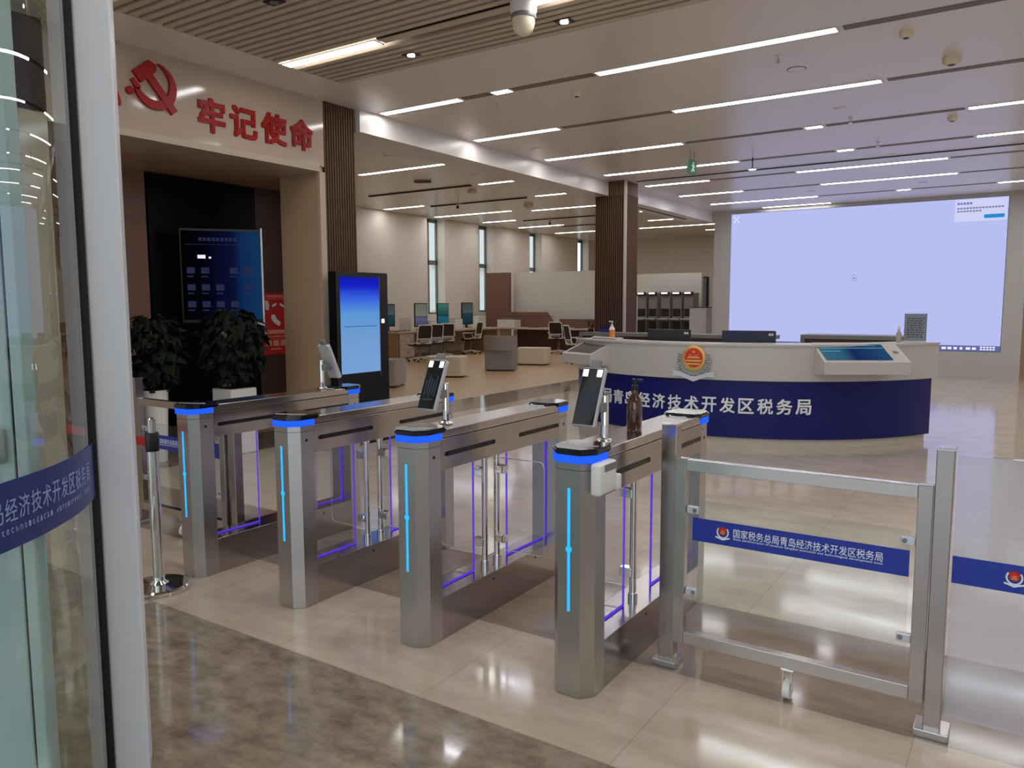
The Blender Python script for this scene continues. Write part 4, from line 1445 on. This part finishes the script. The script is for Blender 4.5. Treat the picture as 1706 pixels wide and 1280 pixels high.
for r_, (a, n_) in enumerate(((3.56, 5), (3.47, 15), (3.41, 8))):
    for i in range(n_):
        k.box(W2 - 0.90 + i * 0.055, W2 - 0.90 + i * 0.055 + 0.042, 0.0, 0.002, a, a + (0.045 if r_ == 0 else 0.032))
k.build('popup_writing', 'pop_txt', p_)
MB().box(W2 - 0.42, W2 - 0.07, 0.0, 0.002, 3.27, 3.345).build('popup_button', 'pop_btn', p_)
k = MB()
xi, zi = -3.22 - (XS0 + XS1) / 2, 2.127
k.box(xi - 0.05, xi - 0.043, 0.004, 0.008, zi - 0.06, zi + 0.06)
k.box(xi + 0.043, xi + 0.05, 0.004, 0.008, zi - 0.06, zi + 0.03)
k.box(xi - 0.05, xi + 0.05, 0.004, 0.008, zi - 0.06, zi - 0.052)
k.box(xi - 0.05, xi + 0.02, 0.004, 0.008, zi + 0.052, zi + 0.06)
k.box(xi + 0.015, xi + 0.05, 0.004, 0.008, zi + 0.022, zi + 0.03)
k.box(xi - 0.02, xi + 0.025, 0.004, 0.008, zi - 0.02, zi + 0.005)
k.build('file_icon', 'pop_txt', t)
k = MB()
xi, zi = -5.87 - (XS0 + XS1) / 2, 3.55
for a in (45, 135):
    k.box(-0.08, 0.08, 0.0, 0.003, -0.007, 0.007, mtx=Matrix.Translation((xi, 0.004, zi)) @ Matrix.Rotation(R(a), 4, 'Y'))
for sx, sz_ in ((-1, -1), (-1, 1), (1, -1), (1, 1)):
    k.box(xi + sx * 0.055 - 0.025, xi + sx * 0.055 + 0.025, 0.004, 0.007, zi + sz_ * 0.06 - 0.006, zi + sz_ * 0.06 + 0.006)
k.build('resize_icon', 'pop_white', t)


# ================================================================ LOUNGE
def rounded(w, d, r_, n_=6):
    pts = []
    for cx, cy, a0 in ((w - r_, -d + r_, -90), (w - r_, d - r_, 0), (-w + r_, d - r_, 90), (-w + r_, -d + r_, 180)):
        for i in range(n_ + 1):
            a = R(a0 + 90 * i / n_)
            pts.append((cx + r_ * cos(a), cy + r_ * sin(a)))
    return pts


def pouf(label, x, y, rz, w, d, h, mtl, r_=0.14):
    t = thing('pouf', label, 'pouf', (x, y, 0), rz, 'poufs in the lounge')
    MB().prism(rounded(w, d, r_), 0.035, h, 0.025).build('cushion', mtl, t, 50)
    MB().prism(rounded(w - 0.03, d - 0.03, r_), 0.0, 0.035).build('base', 'black', t)
    MB().prism(rounded(w + 0.002, d + 0.002, r_), h - 0.034, h - 0.028).build('seam', mtl, t)
    return t
pouf('square taupe pouf half hidden behind the blue kiosk', -10.32, 11.05, R(25), 0.36, 0.36, 0.52, 'fabric_taupe', 0.06)
pouf('cream pouf behind the face scanner, beside the office chairs', -10.52, 13.30, R(28), 0.43, 0.32, 0.44, 'fabric_cream')
pouf('cream pouf beside the grey lounge chair', -10.73, 17.2, R(20), 0.42, 0.34, 0.44, 'fabric_cream', 0.12)
t = thing('lounge_chair', 'grey lounge chair seen from behind, beside a cream pouf', 'armchair', (-10.45, 15.28, 0), R(27), None)
MB().prism(rounded(0.36, 0.34, 0.09), 0.035, 0.48, 0.02).build('seat', 'fabric_grey', t, 50)
MB().prism(rounded(0.33, 0.31, 0.09), 0.0, 0.035).build('base', 'black', t)
mb = MB()
mb.arc(0, 0.0, 0.30, 0.42, -165, -15, 0.485, 0.83, 24)
mb.build('backrest', 'fabric_grey', t, 40)


def office_chair(label, x, y, rz, group='white framed office chairs'):
    t = thing('office_chair', label, 'chair', (x, y, 0), rz, group)
    MB().box(-0.24, 0.24, -0.24, 0.24, 0.43, 0.50, 0.03, 3).build('seat', 'mesh_black', t, 50)
    # back at -y
    mm = Matrix.Translation((0, -0.25, 0.52)) @ Matrix.Rotation(R(10), 4, 'X')
    b_ = MB()
    b_.tube([(-0.22, 0, 0.0), (-0.215, 0, 0.44), (-0.18, 0, 0.50), (0.18, 0, 0.50), (0.215, 0, 0.44), (0.22, 0, 0.0)], 0.018, 8, mtx=mm)
    b_.tube([(-0.22, 0, 0.12), (0.22, 0, 0.12)], 0.014, 8, mtx=mm)
    b_.tube([(-0.22, 0, 0.0), (0, 0.08, -0.06), (0.22, 0, 0.0)], 0.02, 8, mtx=mm)
    b_ = b_.build('backrest', 'white_plastic', t, 40)
    MB().box(-0.20, 0.20, -0.004, 0.004, 0.135, 0.485, mtx=mm).build('mesh_panel', 'mesh_black', b_)
    MB().box(-0.14, 0.14, -0.012, 0.012, 0.04, 0.10, 0.004, mtx=mm).build('lumbar_pad', 'fabric_taupe', b_)
    for s in (-1, 1):
        MB().tube([(s * 0.22, -0.22, 0.54), (s * 0.30, -0.12, 0.50), (s * 0.30, 0.06, 0.50), (s * 0.30, 0.12, 0.68), (s * 0.30, -0.18, 0.68)], 0.016, 8).build('armrest', 'white_plastic', t, 40)
    MB().cyl((0, 0, 0.10), (0, 0, 0.44), 0.03, 16).build('column', 'grey_plastic', t, 40)
    k = MB()
    for i in range(5):
        a = 2 * PI * i / 5 + 0.3
        k.cyl((0, 0, 0.12), (0.30 * cos(a), 0.30 * sin(a), 0.075), 0.024, 8, 0.016)
    k.build('base', 'white_plastic', t)
    for i in range(5):
        a = 2 * PI * i / 5 + 0.3
        c = (0.30 * cos(a), 0.30 * sin(a))
        MB().cyl((c[0] - 0.02 * sin(a), c[1] + 0.02 * cos(a), 0.03), (c[0] + 0.02 * sin(a), c[1] - 0.02 * cos(a), 0.03), 0.03, 12).build('caster', 'black', t, 40)
    return t
oc = office_chair('white framed office chair closest to the drawer unit, behind the cream pouf', -13.95, 16.4, R(70))
dup(oc, (-14.2, 17.2, 0), R(72), 'white framed office chair second from the drawer unit, half hidden by the first')
dup(oc, (-14.45, 18.1, 0), R(60), 'white framed office chair facing the teal monitor')
dup(oc, (-14.75, 19.85, 0), R(100), 'white framed office chair facing the third monitor, near the wood partition')
dup(oc, (-12.35, 21.3, 0), R(10), 'white framed office chair alone at the long desk under the white partition')
dup(oc, (-9.85, 18.0, 0), R(-40), 'white framed office chair beyond the slatted column, mostly hidden by the dark touch terminal')

# desks
t = thing('wall_desk', 'long pale desk along the window wall with drawers', 'desk', (-15.5, 16.45, 0))
MB().box(-0.85, 0.72, 0.0, 5.2, 0.75, 0.81, 0.006).build('top', 'desk', t)
MB().box(-0.80, 0.66, 0.04, 0.08, 0.03, 0.75).build('end_panel', 'desk_side', t)
MB().box(-0.80, -0.76, 0.08, 5.1, 0.2, 0.75).build('back_panel', 'desk', t)
MB().box(-0.80, 0.60, 5.10, 5.14, 0.0, 0.75).build('end_panel', 'desk_side', t)
t = thing('drawer_unit', 'pale drawer pedestal under the end of the window desk', 'cabinet', (-15.1, 16.85, 0))
MB().box(-0.3, 0.27, -0.29, 0.35, 0.05, 0.745, 0.004).build('body', 'desk_side', t)
for i in range(3):
    d_ = MB().box(0.27, 0.285, -0.28, 0.34, 0.07 + i * 0.225, 0.285 + i * 0.225, 0.002).build('drawer', 'desk', t)
    MB().box(0.285, 0.292, 0.0, 0.12, 0.20 + i * 0.225, 0.22 + i * 0.225).build('handle', 'grey_plastic', d_)
k = MB()
for sx in (-0.25, 0.22):
    for sy in (-0.24, 0.3):
        k.cyl((sx, sy, 0), (sx, sy, 0.05), 0.022, 10)
k.build('foot', 'black', t)

def port_monitor(label, y0, y1, z0, z1, scr, kb=True):
    x = -15.4
    t = thing('upright_monitor', label, 'monitor', (x, (y0 + y1) / 2, 0.81), R(-8), 'upright monitors on the window desk')
    W_ = (y1 - y0) / 2
    a, b_ = z0 - 0.81, z1 - 0.81
    MB().box(-0.04, 0, -W_, W_, a, b_, 0.006).build('housing', 'black', t)
    MB().box(0, 0.004, -W_ + 0.025, W_ - 0.025, a + 0.03, b_ - 0.025).build('screen', scr, t)
    MB().box(-0.07, -0.04, -0.04, 0.04, 0.0, a + 0.25).build('stand', 'black', t)
    MB().box(-0.14, 0.10, -0.13, 0.13, 0.0, 0.015, 0.004).build('foot', 'black', t)
port_monitor('upright dark monitor half hidden behind the blue kiosk', 16.55, 17.0, 0.94, 1.59, 'mon_dark')
port_monitor('upright grey lit monitor before the first window', 17.95, 18.47, 0.90, 1.62, 'mon_grey')
port_monitor('upright teal lit monitor past the first window', 19.03, 19.53, 0.88, 1.62, 'mon_teal')
port_monitor('upright dark green monitor before the second window', 20.3, 20.82, 0.92, 1.64, 'mon_dark')

def desk_box(name, label, cat, x, y, w, d, h, mtl='white_plastic', z=0.81, rz=0.0, extra=None):
    t = thing(name, label, cat, (x, y, z), rz)
    MB().box(-w, w, -d, d, 0, h, 0.012).build('body', mtl, t)
    if extra:
        MB().box(*extra[1]).build(extra[0], extra[2], t)
    return t
desk_box('printer', 'white printer between the teal and the dark green monitor', 'printer', -15.45, 19.95, 0.16, 0.20, 0.30, extra=('lid', (-0.14, 0.14, -0.18, 0.18, 0.30, 0.315), 'grey_plastic'))
desk_box('printer', 'bright white printer under the second window', 'printer', -15.55, 21.35, 0.17, 0.22, 0.36, extra=('paper_tray', (0.0, 0.2, -0.12, 0.12, 0.36, 0.375), 'paper'))
desk_box('printer', 'white box printer between the grey and the teal monitor', 'printer', -15.5, 18.76, 0.14, 0.16, 0.24, extra=('lid', (-0.12, 0.12, -0.14, 0.14, 0.24, 0.25), 'grey_plastic'))
t = thing('glass_divider', 'frosted divider standing on the window desk beside the grey monitor', 'divider', (-15.45, 17.55, 0.81))
MB().box(-0.25, 0.2, -0.006, 0.006, 0.0, 0.36).build('pane', 'glass_fence', t)
MB().box(-0.25, 0.2, -0.02, 0.02, 0.0, 0.02).build('clip', 'silver', t)
t = thing('keyboard', 'black keyboard on the window desk above the drawers', 'keyboard', (-14.95, 16.75, 0.81))
MB().box(-0.07, 0.07, -0.2, 0.2, 0, 0.02, 0.005).build('body', 'black', t)
MB().box(-0.055, 0.055, -0.185, 0.185, 0.02, 0.026, 0.002).build('keys', 'grey_plastic', t)
t = thing('computer_mouse', 'black mouse beside the keyboard on the window desk', 'mouse', (-14.93, 17.1, 0.81))
MB().ball((0, 0, 0.0), 0.05, 14, 8, 0.7, 1.0, 0.5).build('body', 'black', t, 60)
MB().cyl((-0.004, 0.03, 0.02), (0.004, 0.03, 0.02), 0.009, 10).build('wheel', 'grey_plastic', t)

# long desk in front of the partition
t = thing('long_desk', 'long pale topped desk with dark wood front under the white partition', 'desk', (-15.3, 22.1, 0))
MB().box(0.0, 4.5, 0.0, 0.75, 0.73, 0.79, 0.006).build('top', 'desk', t)
MB().box(0.62, 4.3, 0.35, 0.39, 0.02, 0.73).build('modesty_panel', 'dark_wood', t)
MB().box(0.04, 0.10, 0.03, 0.72, 0, 0.73).build('side_panel', 'desk', t)
MB().box(4.36, 4.42, 0.03, 0.72, 0, 0.73).build('side_panel', 'desk', t)
t = thing('desk_screen', 'slanted brown wood privacy screen on the long desk, by the wood partition', 'screen', (-15.3, 22.8, 0.79))
k = MB()
k.prism([(0.0, 0.0), (2.05, 0.0), (1.62, 0.52), (0.0, 0.52)], 0, 0.03, mtx=Matrix(((1, 0, 0, 0), (0, 0, -1, 0.03), (0, 1, 0, 0), (0, 0, 0, 1))))
k.build('board', 'brown_wood', t)
MB().box(0.0, 1.9, -0.004, 0.0, 0.36, 0.375).build('groove', 'dark_wood', t)
t = thing('desk_screen', 'low brown wood privacy screen on the long desk, behind the office chair', 'screen', (-13.2, 22.8, 0.79))
MB().box(0.0, 2.4, 0.0, 0.03, 0.0, 0.27).build('board', 'brown_wood', t)
MB().box(0.0, 2.4, -0.003, 0.033, 0.27, 0.285).build('cap', 'dark_wood', t)
desk_box('printer', 'white printer on the long desk before the wood partition', 'printer', -14.95, 22.35, 0.36, 0.2, 0.26, z=0.79, extra=('lid', (-0.3, 0.36, -0.18, 0.18, 0.26, 0.30), 'grey_plastic'))
for x, l in ((-14.0, 'dark open tray on the long desk under the slanted screen'), (-12.2, 'dark open tray on the long desk behind the office chair')):
    t = thing('desk_tray', l, 'tray', (x, 22.45, 0.79), 0, 'trays on the long desk')
    MB().box(-0.16, 0.16, -0.12, 0.12, 0, 0.02, 0.004).build('pad', 'black', t)
    MB().box(-0.05, 0.05, -0.03, 0.03, 0.02, 0.05, 0.004).build('device', 'grey_plastic', t)
t = thing('side_cabinet', 'pale cabinet standing at the end of the long desk', 'cabinet', (-10.9, 21.0, 0))
MB().box(-0.28, 0.28, -0.28, 0.28, 0.0, 0.50, 0.006).build('body', 'fabric_taupe', t)
MB().box(-0.26, 0.26, -0.295, -0.28, 0.05, 0.45).build('door', 'desk', t)
MB().box(-0.3, 0.3, -0.3, 0.3, 0.50, 0.53, 0.004).build('top', 'dark_wood', t)

# service machines in the far bay
def machine(label, x):
    t = thing('service_machine', label, 'machine', (x, 27.3, 0), R(-6), 'self service machines in the far bay')
    w = 0.185
    MB().box(-w, w, 0, 0.45, 0, 1.98, 0.006).build('cabinet', mat('machine grey', rgb(150, 146, 142), 0.4) if 'machine grey' not in bpy.data.materials else bpy.data.materials['machine grey'], t)
    l_ = MB().box(-w, w, -0.10, 0.0, 1.88, 2.02, 0.004).build('hood', mat('machine plum', rgb(70, 44, 52), 0.4) if 'machine plum' not in bpy.data.materials else bpy.data.materials['machine plum'], t)
    MB().box(-w + 0.06, w - 0.06, -0.105, -0.10, 1.95, 2.0).build('lamp', 'led_white', l_)
    MB().box(-w + 0.03, w - 0.03, -0.02, 0.0, 1.12, 1.40).build('screen', 'black_gloss', t)
    MB().box(-w - 0.01, w + 0.01, -0.22, 0.0, 1.0, 1.05, 0.004).build('shelf', 'silver', t)
    MB().box(-w + 0.02, w - 0.02, -0.012, 0.0, 0.2, 0.95).build('lower_door', 'black', t)
    return t
for i, x in enumerate((-12.2, -11.75, -11.25, -10.8, -10.35)):
    machine('grey service machine in the far bay, %s counting from the slatted column' % ORD[i], x)
t = thing('white_cabinet', 'white upright cabinet beside the screen wall, beyond the counter', 'cabinet', (-7.35, 20.3, 0))
MB().box(-0.24, 0.24, -0.2, 0.2, 0, 1.46, 0.006).build('body', 'white_paint', t)
MB().box(-0.22, 0.22, -0.206, -0.2, 0.1, 1.40).build('door', 'paper', t)
MB().box(-0.24, 0.24, -0.2, 0.2, 1.46, 1.48).build('top', 'black', t)
